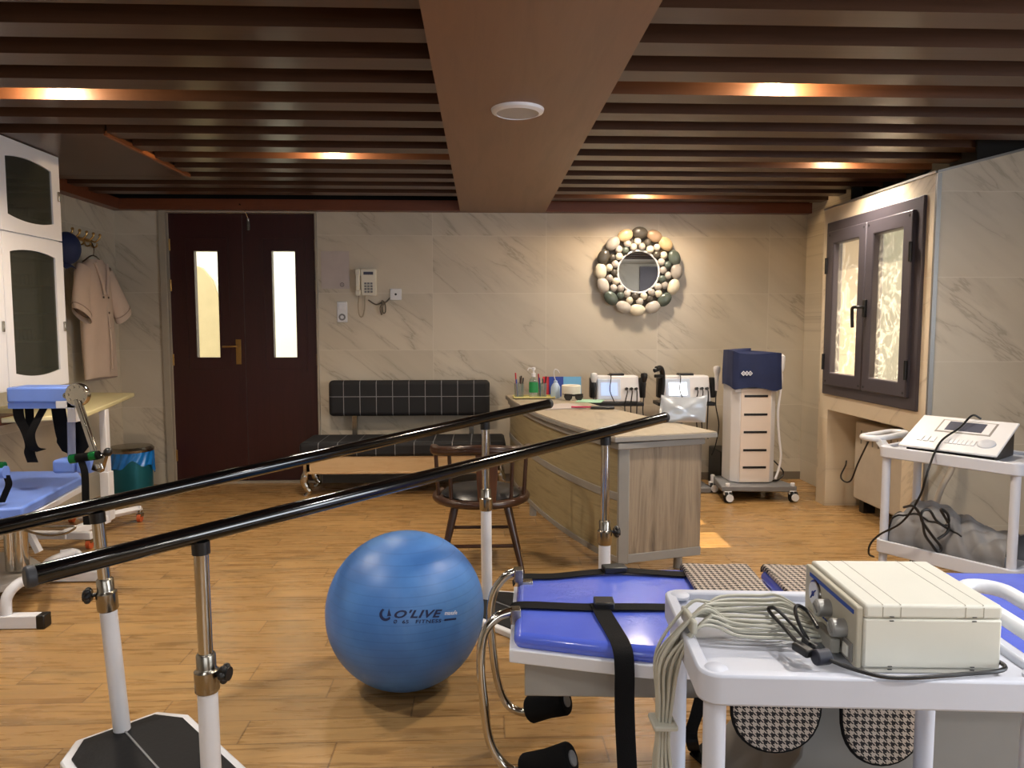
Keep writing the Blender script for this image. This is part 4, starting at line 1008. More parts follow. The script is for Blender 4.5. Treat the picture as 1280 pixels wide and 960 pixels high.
# grey bag lying on the lower shelf
Mg = M2
def bagp(u, v):
    x = .045+.57*u; a = v*math.pi; hgt = .225*(.88+.18*math.sin(u*5+.4))*(1-.25*max(0, .12-u)/.12)
    y = .215-.152*math.cos(a)*(1+.02*math.sin(u*20)); fo = abs(math.sin(u*7+v*6+.8*math.sin(u*11)))**.5*.024+abs(math.sin(u*13-v*9+math.sin(v*8)))**.6*.016+.006*math.sin(u*37+v*21); y = max(.036, y-fo*.6*max(0, math.cos(a))); z = .193+hgt*max(0, math.sin(a))**.7 + (fo-.02)*math.sin(a)
    return (x, y, z)
b = MB(Mg); b.grid(bagp, 110, 56); g_ = b.build('fabric_bag', M['bag'], smooth=1.4); tag(g_, 'slumped grey nylon bag with black piping on the far trolley lower shelf', 'bag')
b = MB(Mg); b.tube([Vector(bagp(.002, k/20)) for k in range(21)], .006, 6); b.tube([Vector(bagp(k/30, .28-.1*k/30))+Vector((0,-.004,0)) for k in range(20)], .005, 6); b.build('piping', M['blackp'], g_)
t = thing('coiled_cord', 'black coiled cord loops lying on the grey bag', 'cord', M2 @ Vector((.25, .05, .3)))
b = MB()
def on(px, py, y=3.62): return ay(px, py, y)
b.tube(catmull([on(1130, 634, 3.72), on(1142, 633), on(1152, 648), on(1156, 668), on(1164, 680), on(1172, 690), on(1176, 684), on(1164, 668), on(1152, 650), on(1153, 639), on(1162, 638), on(1170, 650), on(1180, 657), on(1186, 652), on(1184, 642), on(1176, 637), on(1186, 656), on(1183, 666), on(1172, 674)], 6), .007, 7); b.build('cable', M['blackp'], t)
# bent grey pole seen behind the far trolley
b = MB(); b.tube(catmull([ay(1194, 560, 4.22), ay(1190, 585, 4.2), ay(1176, 612, 4.18), ay(1169, 640, 4.16), (ay(1168, 660, 4.16).x, 4.16, 0.02)]), .017, 12); tag(b.build('bent_pole', plain('beige tube', 'a69c8f', .5)), 'bent beige tube standing on the floor behind the far trolley', 'tube')
b = MB(); b.tube(catmull([ax(1090, 543, XR-.02), ax(1084, 555, XR-.03), ax(1072, 580, XR-.03), ax(1064, 600, XR-.03), ax(1056, 602, XR-.02), ax(1051, 595, XR+.02), ax(1057, 582, XR+.12), ax(1058, 576, XR+.165)]), .006, 7); tag(b.build('loose_cord', M['blackp']), 'thin black cord looping down in front of the radiator', 'cord')
p = az(1062, 694, 0)

# ================================================================== BLUE TREATMENT TABLE
MT = Matrix.Translation((.10, 2.20, 0)) @ Matrix.Rotation(R(-4), 4, 'Z')
t = thing('treatment_table', 'blue vinyl treatment table on a grey base with chrome leg rollers', 'treatment table', MT @ Vector((.9, 0, 0)))
zt0 = .555
m1 = [(0, -.24), (0, .23), (.18, .275), (.42, .325), (.80, .325), (.80, -.325), (.36, -.325), (.20, -.29)]
b = MB(MT); b.prism(m1, .51, zt0); b.build('leg_cushion', M['vinyl'], t, bevel=.022, seg=4)
b = MB(MT); b.box(.84, 1.85, -.325, .325, .51, zt0); b.build('body_cushion', M['vinyl'], t, bevel=.022, seg=4)
m2 = [(-.012, -.25), (-.012, .24), (.18, .285), (.42, .335), (1.86, .335), (1.86, -.335), (.36, -.335), (.20, -.30)]
b = MB(MT); b.prism(m2, .478, .515); b.build('bed_frame', M['white'], t, bevel=.003)
b = MB(MT); b.box(.03, 1.7, -.235, .235, .375, .48); b.build('under_box', M['greybox'], t, bevel=.004)
b = MB(MT); b.prism([(.66, 0), (1.75, 0), (1.75, .38), (.82, .38), (.80, .2)], -.21, .2, 'xz'); b.build('pedestal', plain('mid grey steel', '858584', .5, 0, .03), t, bevel=.006)
for pts, f0, f1, r in (([ay(645,714,2.36), ay(630,722,2.36), ay(617,742,2.36), ay(613,770,2.36), ay(615,800,2.36), ay(622,850,2.36), ay(634,880,2.36), ay(652,890,2.34), ay(668,888,2.32)], ay(662,887,2.32), ay(708,876,2.26), .043),
                       ([ay(641,764,2.09), ay(621,772,2.08), ay(605,793,2.07), ay(601,830,2.06), ay(605,880,2.06), ay(612,925,2.06), ay(628,954,2.05), ay(648,966,2.03), ay(662,966,2.02)], ay(656,964,2.02), ay(715,948,1.97), .047)):
    b = MB(); b.tube(catmull(pts, 6), .0135, 14); g = b.build('roller_arm', M['chrome'], t)
    b = MB(); dd = (f1-f0); b.tube([f0, f0+dd*.06, f0+dd*.5, f0+dd*.94, f1], [r*.9, r, r*.92, r, r*.9], 24); b.build('foam_roller', M['foam'], g, bevel=.004)
    b = MB(); b.cyl(f1-dd*.03, f1+dd*.03, r*.45, n=16); b.build('end_plug', M['greyp'], g)
    p = pts[0]; b = MB(); b.obox(p+Vector((.008, 0, -.012)), (.03, .035, .045)); b.obox(p+Vector((.03, 0, -.04)), (.05, .03, .02)); b.build('clamp_block', M['steel'], g, bevel=.003)
# straps on the table
zs = zt0+.002
def ribbon(pts, w, side, name, par, m=None, th=.003):
    P = catmull(pts, 6); b = MB(); s = Vector(side).normalized()*w/2
    n = Vector((0, 0, 1))
    V = []
    for i, p in enumerate(P):
        tn = (P[min(i+1, len(P)-1)]-P[max(i-1, 0)]).normalized(); nn = tn.cross(s).normalized()*th/2
        V.append([b.v(p-s-nn), b.v(p+s-nn), b.v(p+s+nn), b.v(p-s+nn)])
    for A, C in zip(V, V[1:]):
        for j in range(4): b.f([A[j], A[(j+1)%4], C[(j+1)%4], C[j]])
    b.f(V[0][::-1]); b.f(V[-1])
    return b.build(name, m or M['strap'], par)
t = thing('far_strap', 'black webbing strap along the far side of the blue table top', 'strap', MT @ Vector((.3, .2, zs)))
L = lambda x, y, z: MT @ Vector((x, y, z))
ribbon([L(-.015, .205, zs-.02), L(.01, .205, zs+.004), L(.12, .215, zs+.004), L(.25, .25, zs+.006), L(.36, .262, zs+.01), L(.5, .25, zs+.006), L(.66, .235, zs+.004)], .05, (0, 1, 0), 'webbing', t)
b = MB(MT); b.obox((.33, .262, zs+.016), (.08, .05, .022), (0, 0, .2)); b.build('buckle', M['blackp'], t, bevel=.004)
t = thing('near_strap', 'black webbing strap with buckle across the blue table, one end hanging to the floor', 'strap', MT @ Vector((.3, -.06, zs)))
ribbon([L(-.015, -.045, zs-.02), L(.01, -.045, zs+.004), L(.2, -.055, zs+.004), L(.33, -.055, zs+.006), L(.5, -.05, zs+.004), L(.66, -.055, zs+.004)], .052, (0, 1, 0), 'webbing', t)
b = MB(MT); b.obox((.265, -.05, zs+.014), (.06, .06, .024)); b.build('buckle', M['blackp'], t, bevel=.005)
ribbon([L(.25, -.04, zs+.010), L(.26, -.12, zs+.006), L(.275, -.22, zs+.004), L(.285, -.295, zs+.002), L(.289, -.335, zs-.012), L(.291, -.35, .50), L(.292, -.35, .40), L(.30, -.352, .25), L(.308, -.355, .12), L(.315, -.36, .03), L(.315, -.40, .004)], .052, (1, 0, 0), 'hanging_end', t)
a = az(866, 925, 0); t = thing('floor_strap', 'black strap end hanging beside the trolley leg down to the floor', 'strap', (a.x, a.y, 0))
ribbon([ay(876, 872, 1.86), ay(870, 895, 1.87), ay(864, 915, 1.88), ay(866, 932, 1.9), az(868, 938, .02), az(878, 940, .006)], .034, (1, 0, 0), 'webbing', t)
b = MB(); q = [az(x, y, .004) for x, y in ((862, 942), (884, 925), (900, 950), (880, 958))]; b.prism([(p.x, p.y) for p in q], .001, .008); b.build('floor_patch', M['strap'], t)  # flat dark patch on the floor below the strap
# houndstooth pads draped over both cushions
for k, (xa, xb, hang, lab) in enumerate(((.565, .795, .255, 'brown black houndstooth pad over the leg cushion, nearer the table straps'), (.845, 1.06, .285, 'brown black houndstooth pad over the body cushion, half behind the cream box'))):
    t = thing('houndstooth_pad', lab, 'pad', MT @ Vector(((xa+xb)/2, -.33, .3)), None)
    def padf(u, v, off=0.):
        # v: from far edge over the top to the near edge
        y = .335-.68*v; e = max(0, abs(v-.5)-.46)/.04
        z = zt0+.004+off-.02*e*e
        wv = .004*math.sin(u*9+v*5)
        return (xa+(xb-xa)*u, y, z+wv*.5)
    b = MB(MT); b.grid(lambda u, v: padf(u, v, .0), 12, 30, (0, 0, .018)); tp = b.build('pad_top', M['hound'], t, bevel=.004)
    n = 16; xm_ = (xa+xb)/2; hw = (xb-xa)/2-.002
    ol = [(xm_+hw, .555), (xm_-hw, .555)]+[(xm_-hw*math.cos(math.pi*i/n)*(1 if k else 1), .555-hang*.45-hang*.55*math.sin(math.pi*i/n)**.75) for i in range(n+1)]
    b = MB(MT); b.prism(ol, -.362, -.345, 'xz'); b.build('hanging_flap', M['houndfront'], t, bevel=.005)
    b = MB(MT); b.tube([(x, -.355, z) for x, z in ol[2:]], .006, 6); b.build('piping', M['strap'], t)

# ================================================================== LEFT SIDE
# wall cabinet
t = thing('wall_cabinet', 'white wall cabinet with arched smoked glass doors at the left edge', 'cabinet', (XL+.25, 4.2, 1.02))
xf = -2.63
for u, (y0, y1) in enumerate(((4.19, 4.78), (3.59, 4.185))):
    b = MB(); b.box(XL+.002, xf-.022, y0, y0+.02, 1.03, 2.44); b.box(XL+.002, xf-.022, y1-.02, y1, 1.03, 2.44); b.box(XL+.002, xf-.022, y0, y1, 1.03, 1.05); b.box(XL+.002, xf-.022, y0, y1, 2.42, 2.44); b.box(XL+.002, XL+.02, y0, y1, 1.03, 2.44); b.box(XL+.002, xf-.022, y0, y1, 1.91, 1.93)
    b.build('carcass', M['white'], t)
    for z0, z1, lo in ((1.035, 1.918, True), (1.926, 2.44, False)):
        a, c = y0+.065, y1-.085; w0, w1 = z0+.07, z1-.08
        n = 12; arch = .024
        up = [(c-(c-a)*i/n, w1-arch+arch*math.sin(math.pi*(1-i/n)*.5+math.pi*.5*0)*1.0) for i in range(n+1)] if False else [(c-(c-a)*i/n, w1-arch*((2*i/n-1)**2)) for i in range(n+1)]
        dn = [(a+(c-a)*i/n, w0+arch*((2*i/n-1)**2)) for i in range(n+1)]
        inner = dn+up
        ou = [(y0+.002+(y1-y0-.004)*i/n, z0) for i in range(n+1)]+[(y1-.002-(y1-y0-.004)*i/n, z1) for i in range(n+1)]
        b = MB(); b.ring(ou, inner, xf-.022, xf, 'yz'); dr = b.build('door', M['white'], t)
        b = MB(); b.prism(inner, xf-.014, xf-.010, 'yz'); b.build('pane', M['cabglass'], dr)
        b = MB(); 
        kz = z0+.36 if lo else z0+.27
        b.box(xf, xf+.014, y1-.035, y1-.024, kz-.03, kz+.03); b.build('handle', M['steel'], dr, bevel=.004)
        for j in range(5 if lo else 2):
            z = z0+.1+j*(.165 if lo else .2); b = MB(); b.box(XL+.03, xf-.05, y0+.02, y1-.02, z, z+.012); b.build('shelf', plain('dim shelf', '8b8a84', .5), t)
        for j in range(2 if lo else 1):
            z = z0+.115+j*.33+.165*(lo); b = MB()
            for q_ in range(9): b.box(xf-.16, xf-.1, y0+.08+q_*.04, y0+.105+q_*.04, z, z+.045+.01*(q_ % 3))
            b.build('folder', plain('dim folders', '3d4458', .6), t)
    b = MB(); b.box(xf-.002, xf+.012, y0+.02, y0+.03, 1.05, 1.06); b.build('knob', M['steel'], t)
# coat rack, garment and cap
p0, p1 = ax(74, 291, XL), ax(113, 297, XL)
t = thing('hook_rail', 'ornate brass coat hook rail on the left marble wall', 'coat hooks', (XL+.02, 5.93, 2.06))
b = MB(); b.box(XL, XL+.012, 5.68, 6.15, 2.065, 2.095); b.build('rail_plate', M['brass'], t, bevel=.004)
for k in range(5):
    y = 5.72+k*.10
    b = MB(); b.tube(catmull([(XL+.01, y, 2.085), (XL+.05, y, 2.07), (XL+.08, y+.01, 2.10), (XL+.085, y+.01, 2.12)]), .007, 8); b.ell((XL+.086, y+.01, 2.125), (.012,.012,.012), 8, 6)
    b.tube(catmull([(XL+.012, y, 2.07), (XL+.03, y, 2.03), (XL+.06, y, 2.035), (XL+.065, y, 2.06)]), .006, 8); b.build('hook', M['brass'], t)
t = thing('navy_cap', 'dark navy cap hanging on the hook rail beside the white cabinet', 'cap', (XL+.1, 5.62, 1.9))
b = MB(); b.ell((XL+.10, 5.62, 1.97), (.09, .10, .12), 24, 14); b.build('crown', M['navy'], t)
b = MB(); b.grid(lambda u, v: (XL+.07+.06*v, 5.54+.16*u, 1.86-.05*v+.02*math.sin(u*3.14)), 8, 4, (0, 0, .006)); b.build('brim', M['navy'], t)
gx = XL+.13
t = thing('hospital_tunic', 'pale beige short sleeved tunic on a hanger against the left wall', 'garment', (gx, 5.92, .97))
gy = 5.93
def tun(u, v):  # u around, v from hem 0 to shoulder 1
    a = 2*math.pi*u; z = .98+v*.93
    hw = .20+.03*(1-v)**1.2 if v < .78 else .20+.06*((v-.78)/.22) if v < .9 else .232*(1-(v-.9)/.1*.60)
    dp = .055+.02*math.sin(v*3.1)
    if v > .97: z -= .0
    fold = 1+.16*math.sin(a*5+v*3)*(1-v)**1.1
    zz = z - (.03*math.cos(a)*(1-v)**3) + (.03*math.sin(a+1)*(1-v)**4)
    return (gx+dp*math.sin(a)*fold, gy+.02*(1-v)*2+hw*math.cos(a), zz)
b = MB(); b.grid(tun, 64, 40); b.build('tunic_body', M['coat'], t, smooth=1.2)
for s in (-1, 1):
    a0 = Vector((gx, gy+s*.15, 1.83)); a1 = Vector((gx+.02, gy+s*.245, 1.70)); a2 = Vector((gx+.05, gy+s*(.34 if s > 0 else .30), 1.47))
    def slv(u, v, s=s):
        c = a0*(1-v)**2+a1*2*v*(1-v)+a2*v*v; an = 2*math.pi*u; w = .075+.03*v
        return c+Vector((.045*math.sin(an)*(1+.1*math.sin(v*9)), w*math.cos(an)*.95, s*-0+w*.55*math.cos(an)*s))
    b = MB(); b.grid(slv, 28, 16); sv = b.build('sleeve', M['coat'], t, smooth=1.2)
    b = MB(); b.tube([slv(k/28, .9) for k in range(28)], .004, 5, True); b.build('cuff_seam', plain('seam brown', '8f7d72', .9), sv)
b = MB(); b.tube(catmull([(gx+.055, gy-.09, 1.885), (gx+.075, gy-.05, 1.77), (gx+.08, gy-.01, 1.64)]), .012, 8); b.tube(catmull([(gx+.055, gy+.09, 1.885), (gx+.075, gy+.06, 1.79), (gx+.08, gy+.02, 1.64)]), .012, 8); b.tube(catmull([(gx+.06, gy+.02, 1.64), (gx+.085, gy+.03, 1.4), (gx+.09, gy+.04, 1.05)]), .005, 6); b.build('lapel', M['coat'], t)
for k, z in enumerate((1.62, 1.62, 1.5, 1.38)):
    b = MB(); b.lathe((gx+.078, gy+(-.03 if k == 0 else .045), z), [(0, 0), (.009, 0), (.009, .005), (0, .006)], 12, 'x'); b.build('button', plain('button brown', '5c4b42', .4), t)
b = MB(); b.tube(catmull([(gx, gy-.16, 1.885), (gx, gy, 1.945), (gx, gy+.16, 1.885)]), .006, 8); b.tube(catmull([(gx, gy, 1.945), (gx, gy+.01, 2.0), (gx-.02, gy+.03, 2.035), (gx-.05, gy+.06, 2.06)]), .004, 8); b.build('hanger', M['steel'], t)

# waste bin
bx, by = -2.955, 6.25
t = thing('waste_bin', 'teal pedal bin with steel lid and blue bag by the door', 'bin', (bx, by, 0))
b = MB(); b.lathe((bx, by, 0), [(0, 0), (.155, 0), (.16, .015), (.165, .345), (0, .345)], 40); b.build('bucket', M['binteal'], t)
def bagf(u, v):
    a = 2*math.pi*u; z = .36-v*(.14+.05*math.sin(a*2+.5)+.02*math.sin(a*7)); r = .168+.006*math.sin(a*17+v*5)+.008*v
    return (bx+r*math.cos(a), by+r*math.sin(a), z)
b = MB(); b.grid(bagf, 96, 14); b.build('bin_bag', M['binbag'], t, smooth=1.3)
b = MB(); b.lathe((bx, by, .352), [(.175, 0), (.178, .02), (.16, .04), (.08, .05), (0, .052)], 40); b.build('lid', M['steel'], t)
b = MB(); b.box(bx-.18, bx-.15, by-.03, by+.03, .30, .37); b.build('lid_hinge', M['blackp'], t)

# adjustable over-bed table
t = thing('overbed_table', 'cream topped adjustable table on a white column with orange castors', 'table', (-2.45, 5.0, 0))
ztp = .87
b = MB(); pa, pb = az(168, 491, ztp), az(110, 516, ztp)
xr0, xr1 = pa.x, pa.x-.005
tq = [az(px_, py_, ztp) for px_, py_ in ((168,491),(140,503),(110,515),(92,518),(60,520),(-30,524),(-60,505),(60,490))]
b.prism([(p.x, p.y) for p in tq], ztp-.03, ztp); b.build('table_top', M['creamtop'], t, bevel=.006)
c = ay(133, 600, 5.0)
b = MB(); b.box(c.x-.022, c.x+.022, 4.98, 5.03, .38, ztp-.03); po = b.build('column', M['white'], t, bevel=.004)
b = MB(); b.box(c.x-.03, c.x+.03, 4.97, 5.04, .09, .42); b.build('outer_column', M['white'], t, bevel=.004)
ends = [az(175, 640, .07), az(112, 672, .07), az(90, 641, .07)]
root = Vector((c.x, 5.0, .12))
b = MB(); e = ends[0]; b.tube([root+Vector((-.2,.02,-.02)), root, root.lerp(e, .5)+Vector((0,0,.012)), e+Vector((-.02,0,.02)), e+Vector((.01,0,.02))], .026, 4); b.build('base_leg', M['white'], t, bevel=.004)
e = ends[1]; b = MB(); b.bar((e.x+.02, e.y, .085), (e.x-.42, e.y+.03, .085), .05, .045); b.bar((root.x, root.y, .1), (e.x-.16, e.y-.02, .09), .05, .05); b.build('base_leg', M['white'], t, bevel=.004)
e = ends[2]; b = MB(); b.bar((e.x, e.y, .09), (root.x, root.y, .1), .045, .04); b.build('base_leg', M['white'], t, bevel=.004)
for e in ends:
    b = MB(); b.cyl((e.x, e.y, .05), (e.x, e.y, .085), .014, n=10); b.box(e.x-.018, e.x+.018, e.y-.02, e.y+.02, .04, .062); k = b.build('caster_fork', M['steel'], t)
    b = MB(); b.cyl((e.x-.012, e.y-.004, .03), (e.x+.012, e.y-.004, .03), .03, n=18); b.build('caster_wheel', M['orange'], k)

# small wooden wall shelf under the cabinet
b = MB(); pp = ay(20, 522, 4.45); b.box(XL, pp.x, 3.6, 4.5, pp.z-.03, pp.z+.02); b.box(XL, XL+.03, 3.7, 4.4, pp.z-.2, pp.z-.03); tag(b.build('wall_shelf', wood('brown shelf wood', '4a2a17', '5e3620', (3, 20, 20))), 'brown wooden wall shelf below the white cabinet', 'shelf')

# blue leg-exercise machine
my = 3.88
t = thing('leg_exercise_machine', 'blue padded leg exercise machine with chrome column and white tube frame', 'exercise machine', (-2.35, 3.85, 0))
zse = .535
def s2(px, py, z=zse): q = az(px, py, z); return (q.x, q.y)
seat = [s2(102, 596), s2(98, 588), s2(10, 589), s2(-90, 592), s2(-110, 650), s2(0, 636), s2(28, 634)]
b = MB(); b.prism(seat, zse-.05, zse); st = b.build('seat_pad', M['vinyl2'], t, bevel=.012, seg=3)
b = MB(); ctr = Vector((sum(p[0] for p in seat)/7, sum(p[1] for p in seat)/7)); b.prism([tuple(ctr+(Vector(p)-ctr)*1.02) for p in seat], zse-.085, zse-.052); b.build('seat_frame', M['white'], t, bevel=.004)
for x0_, x1_ in ((72, 99), (101, 120)):
    a, c = ay(x0_, 590, my+.05), ay(x1_, 573, my+.05); b = MB(); b.box(a.x, c.x, my+.0, my+.12, a.z, c.z); b.build('side_bolster', M['vinyl2'], t, bevel=.015, seg=3)
a, c = ay(8, 504, my), ay(83, 484, my)
b = MB(); b.box(a.x, c.x, my, my+.17, a.z, c.z); hp_ = b.build('arm_pad', M['vinyl2'], t, bevel=.012, seg=3)
b = MB(); b.box(a.x, c.x-.06, my+.01, my+.16, a.z-.03, a.z); b.build('pad_board', M['vinyl2'], hp_)
w0, w1 = ay(69, 501, my), ay(95, 528, my)
b = MB(); b.box(w0.x, w1.x, my+.0, my+.05, w0.z-.04, w0.z); b.box(w1.x-.045, w1.x, my+.0, my+.05, w1.z, w0.z); b.build('pad_bracket', M['white'], t, bevel=.004)
p, q = ay(89, 527, my+.03), ay(90, 590, my+.03)
b = MB(); b.cyl(p, q, .019, n=14); b.build('support_tube', plain('blue grey tube', '8f9cc4', .3, .3), t)
ce = ay(99, 493, my-.02)
b = MB(); b.lathe((ce.x, ce.y-.03, ce.z), [(0, 0), (.055, 0), (.06, .006), (.06, .028), (0, .03)], 24, 'y')
for k in range(10): an = k*math.pi/5; b.lathe((ce.x+.042*math.cos(an), ce.y-.034, ce.z+.042*math.sin(an)), [(0, 0), (.007, 0), (.007, .004), (0, .004)], 8, 'y')
b.build('angle_disc', M['chrome'], t)
b = MB(); q = ay(85, 494, my-.02); b.lathe((q.x, q.y-.02, q.z), [(.008, 0), (.016, 0), (.016, .02), (.008, .02), (.008, 0)], 16, 'y'); b.build('lock_eye', M['steel'], t)
p, q = ay(97, 500, my-.03), ay(126, 586, my-.10)
b = MB(); b.bar(p, q, .05, .02, (1, 0, 0)); b.tube([p+Vector((.02,-.02,0)), q+Vector((.02,-.02,0))], .008, 8); b.build('swing_arm', M['chrome'], t, bevel=.003)
b = MB(); e = ay(125, 578, my-.1); b.obox((e.x, e.y, e.z-.0), (.05, .04, .09), (0, .3, 0)); b.build('arm_clamp', M['steel'], t, bevel=.003)
g0, g1_ = ay(88, 574, my-.13), ay(128, 568, my-.13)
b = MB(); b.cyl(g0+(g1_-g0)*.2, g1_-(g1_-g0)*.1, .022, n=16); b.build('hand_grip', M['foam'], t)
for f in (0, .62): 
    b = MB(); b.cyl(g0+(g1_-g0)*f, g0+(g1_-g0)*(f+.2), .0235, n=16); b.build('grip_ring', M['greenmetal'], t)
e = ay(135, 565, my-.12); b = MB(); b.cyl(g1_, e, .008, n=8); b.ell(e, (.022, .022, .022), 14, 10); b.build('lock_knob', M['blackp'], t)
b = MB(); e = ay(5, 590, my-.3); b.cyl(e+Vector((-.05,0,0)), e+Vector((.01,0,0)), .03, n=14); b.build('near_pad', M['vinyl2'], t); b = MB(); b.cyl(e+Vector((-.04,0,.03)), e+Vector((.005,0,.03)), .02, n=12); b.build('grip_ring', M['greenmetal'], t)
ribbon([ay(8, 594, my-.3), ay(11, 605, my-.3), ay(7, 616, my-.3), ay(2, 628, my-.3)], .03, (1, .2, 0), 'strap_end', t)
# straps under the pad
ribbon([ay(22, 503, my+.05), ay(24, 522, my+.03), ay(33, 540, my+.02), ay(38, 556, my), ay(37, 566, my), ay(41, 578, my)], .055, (1, 0, 0), 'strap', t)
ribbon([ay(58, 504, my+.05), ay(52, 515, my+.04), ay(44, 530, my+.01), ay(38, 545, my-.01), ay(42, 560, my-.01), ay(52, 563, my)], .05, (1, 0, .3), 'strap', t)
ribbon([ay(36, 504, my+.08), ay(37, 520, my+.08), ay(38, 535, my+.05)], .045, (1, 0, 0), 'strap', t)
ribbon([ay(72, 505, my+.12), ay(76, 530, my+.14), ay(80, 548, my+.14), ay(86, 558, my+.14)], .075, (1, 0, 0), 'strap', t)
a_, c_ = my+.16, None
b = MB(); ol = [ay(x, y, my+.17) for x, y in ((72, 525), (104, 525), (108, 545), (111, 558), (104, 567), (90, 569), (78, 564), (71, 553))]; b.prism([(p.x, p.z) for p in ol], my+.165, my+.18, 'xz'); b.build('leg_cuff', M['strap'], t, bevel=.004)
ribbon([ay(102, 577, my-.14), ay(106, 592, my-.16), ay(107, 620, my-.17), ay(107.5, 640, my-.17), ay(109, 656, my-.17)], .036, (1, 0, 0), 'hanging_strap', t)
# column and base
for px_, r in ((14, .03), (27, .033)):
    p = ay(px_, 690, my-.0); b = MB(); b.cyl((p.x, p.y, .12), (p.x, p.y, zse-.08), r, n=20); b.build('column', M['chrome'], t)
p = ay(20, 640, my); b = MB(); b.box(p.x-.25, p.x+.12, my-.12, my+.14, zse-.13, zse-.086); b.build('seat_carriage', M['greybox'], t)
bp = [s2(66, 712, .11), s2(30, 690, .11), s2(-80, 690, .11), s2(-110, 740, .11), s2(2, 732, .11)]
b = MB(); b.prism(bp, .075, .11); b.build('base_plate', plain('pale grey steel', 'b9b6b2', .4), t, bevel=.004)
b = MB(); e = az(60, 773, .04); b.bar((e.x-.5, e.y, .032), (e.x-.035, e.y, .032), .055, .06); b.build('foot_bar', M['white'], t, bevel=.004)
b = MB(); b.bar((e.x-.04, e.y, .032), (e.x, e.y, .032), .06, .064); b.build('foot_cap', M['blackp'], t, bevel=.006)
b = MB(); k = Vector((ay(8, 766, e.y).x, e.y, .06)); b.tube(catmull([k, k+Vector((.0, .01, .08)), k+Vector((.03, .05, .13)), k+Vector((.08, .14, .145)), Vector((az(62,700,.14).x, az(62,700,.14).y, .13)), Vector((az(92,690,.14).x, az(92,690,.14).y, .14))], 6), .024, 12)
k2 = az(92, 690, .14); b.tube(catmull([k2+Vector((-.06,-.02,0)), k2, k2+Vector((.03, 0, -.02)), k2+Vector((.045, -.01, -.06)), k2+Vector((.047, -.01, -.13))], 6), .02, 12); b.build('base_tube', M['white'], t)
k2 = az(122, 716, .045); b = MB(); b.bar((k2.x-.5, k2.y+.0, .032), (k2.x+.03, k2.y, .032), .05, .055); b.build('foot_bar', M['white'], t, bevel=.004)
b = MB(); b.tube(catmull([ay(5, 658, my-.05), ay(30, 655, my-.1), ay(62, 658, my-.15), ay(93, 658, my-.18), ay(86, 665, my-.18), ay(70, 669, my-.16), ay(50, 668, my-.13), ay(22, 661, my-.1), ay(5, 662, my-.05)]), .006, 7); b.build('pedal_lever', M['steel'], t)
b = MB(); p = az(35, 668, .3); b.bar(ay(36, 665, my+.05), ay(49, 690, my+.05), .035, .025, (1,0,0)); b.build('brace', M['white'], t)

# ------------------------------------------------------------------ small floor things
b = MB(); p = az(641, 716, 0); b.ell((p.x, p.y, .03), (.05, .02, .03), 12, 8); o = b
b.bm.free()

for o in col.objects:
    g = {'utility_trolley': 'white plastic utility trolleys', 'therapy_unit': 'white therapy units behind the desk', 'unit_stand': 'stands of the therapy units', 'houndstooth_pad': 'houndstooth pads on the blue table', 'ultrasound_probe': 'probes beside the therapy units', 'pen_cup': 'clear pen cups on the desk'}.get(o.name.split('.')[0])
    if g and o.parent is None: o['group'] = g
# ================================================================== LIGHT, SKY, CAMERA
def lamp(name, ty, loc, energy, color=(1,1,1), rot=(0,0,0), **k):
    l = bpy.data.lights.new(name, ty); l.energy = energy; l.color = color
    for a, v in k.items(): setattr(l, a, v)
    o = bpy.data.objects.new(name, l); o.location = loc; o.rotation_euler = rot; col.objects.link(o); return o
WARM = (1.0, .66, .34); NEUT = (1.0, .91, .79)
def gap_y(y, L_): # centre of the gap in front of the slat whose front face is nearest beyond y
    c = [v for v in L_ if v > y-.06]; return c[0]
for px_, py_, L_, e in ((30, 90, ys, 16), (410, 183, ys, 14), (975, 110, yr, 18), (1060, 194, yr, 16), (810, 236, yr, 16)):
    p = az(px_, py_, 2.5); yy = gap_y(p.y, L_)-.07
    lamp('gap_lamp', 'POINT', (p.x, yy-.04, 2.53), e*(1.5 if px_ == 1060 else 2.3), WARM, shadow_soft_size=.03)
    lamp('gap_spot', 'SPOT', (p.x, yy, 2.50), e*(8 if py_ < 230 else 5), NEUT, (0, 0, 0), spot_size=R(160), spot_blend=1.0, shadow_soft_size=.12)
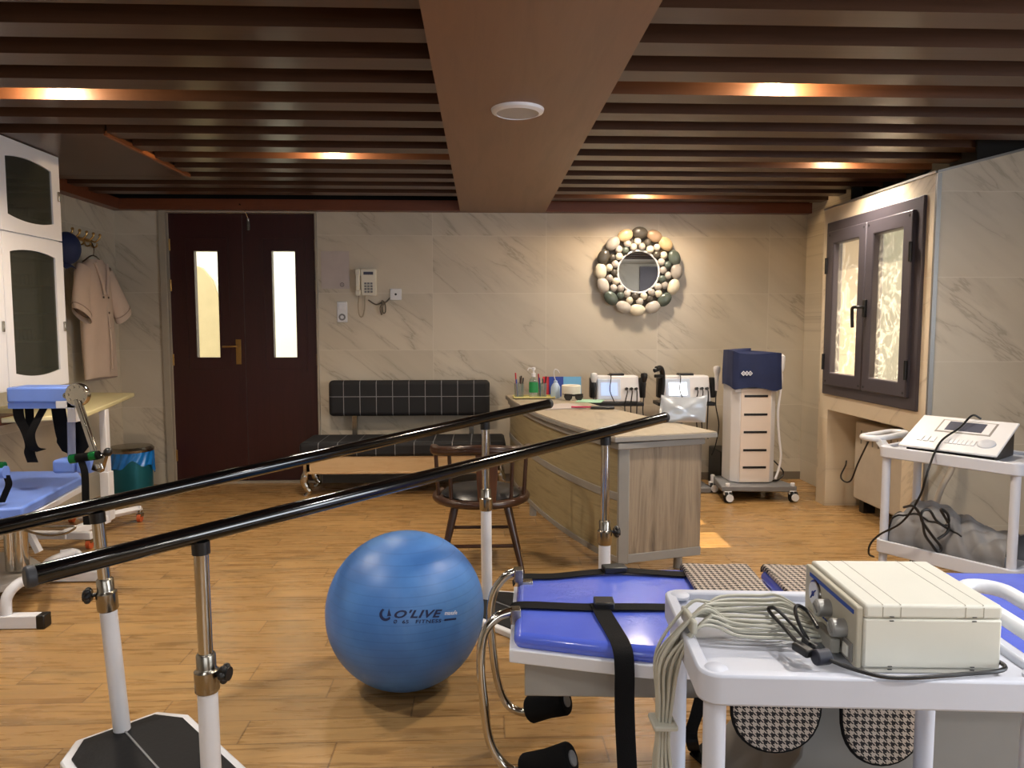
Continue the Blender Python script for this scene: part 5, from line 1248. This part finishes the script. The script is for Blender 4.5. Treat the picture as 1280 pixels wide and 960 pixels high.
for x, L_, yq in ((-1.6, ys, 1.9), (1.5, yr, 1.9), (-.9, ys, .4), (1.4, yr, .2)):
    yy = gap_y(yq, L_)-.07
    lamp('gap_spot', 'SPOT', (x, yy, 2.50), 95, (1, .95, .90), (0, 0, 0), spot_size=R(140), spot_blend=1.0, shadow_soft_size=.06)
# added area lamps, cool fill from the right and from behind the camera
lamp('fill_area', 'AREA', (3.9, .4, 1.6), 95, (.82, .90, 1.0), (0, R(90), 0), shape='RECTANGLE', size=1.4, size_y=1.8)
lamp('fill_area', 'AREA', (.6, -2.7, 1.7), 40, (.88, .93, 1.0), (R(90), 0, 0), shape='RECTANGLE', size=3.0, size_y=1.3)
lamp('mirror_wall_fill', 'POINT', (4.1, -.8, 2.4), 35, (1, .95, .9), shadow_soft_size=.1)  # added point lamp, brightens the unseen front wall that the mirror reflects
# sun through the side window
sd = Vector((-1, -.03, -1.0)).normalized()
s = lamp('sun', 'SUN', (8, 7, 8), 14, (1, .86, .66), angle=R(.6)); s.rotation_euler = sd.to_track_quat('-Z', 'Y').to_euler()
w = bpy.data.worlds.new('World'); sc.world = w; w.use_nodes = True
nt = w.node_tree; bg = nt.nodes['Background']
sky = nt.nodes.new('ShaderNodeTexSky'); sky.sky_type = 'HOSEK_WILKIE'; sky.sun_direction = (-sd.x, -sd.y, -sd.z); sky.turbidity = 3
mx = nt.nodes.new('ShaderNodeMix'); mx.data_type = 'RGBA'; mx.inputs[0].default_value = .6; nt.links.new(sky.outputs[0], mx.inputs[6]); mx.inputs[7].default_value = (1, .97, .92, 1)
nt.links.new(mx.outputs[2], bg.inputs[0]); bg.inputs[1].default_value = 5.5
cam = bpy.data.cameras.new('Camera'); co = bpy.data.objects.new('Camera', cam); col.objects.link(co)
cam.sensor_width = 36; cam.lens = F/1280*36; cam.clip_start = .05; co.location = (0, 0, H); co.rotation_euler = (math.pi/2-PITCH, 0, -YAW)
sc.camera = co
sc.view_settings.view_transform = 'Standard'; sc.view_settings.look = 'None'; sc.view_settings.exposure = 0
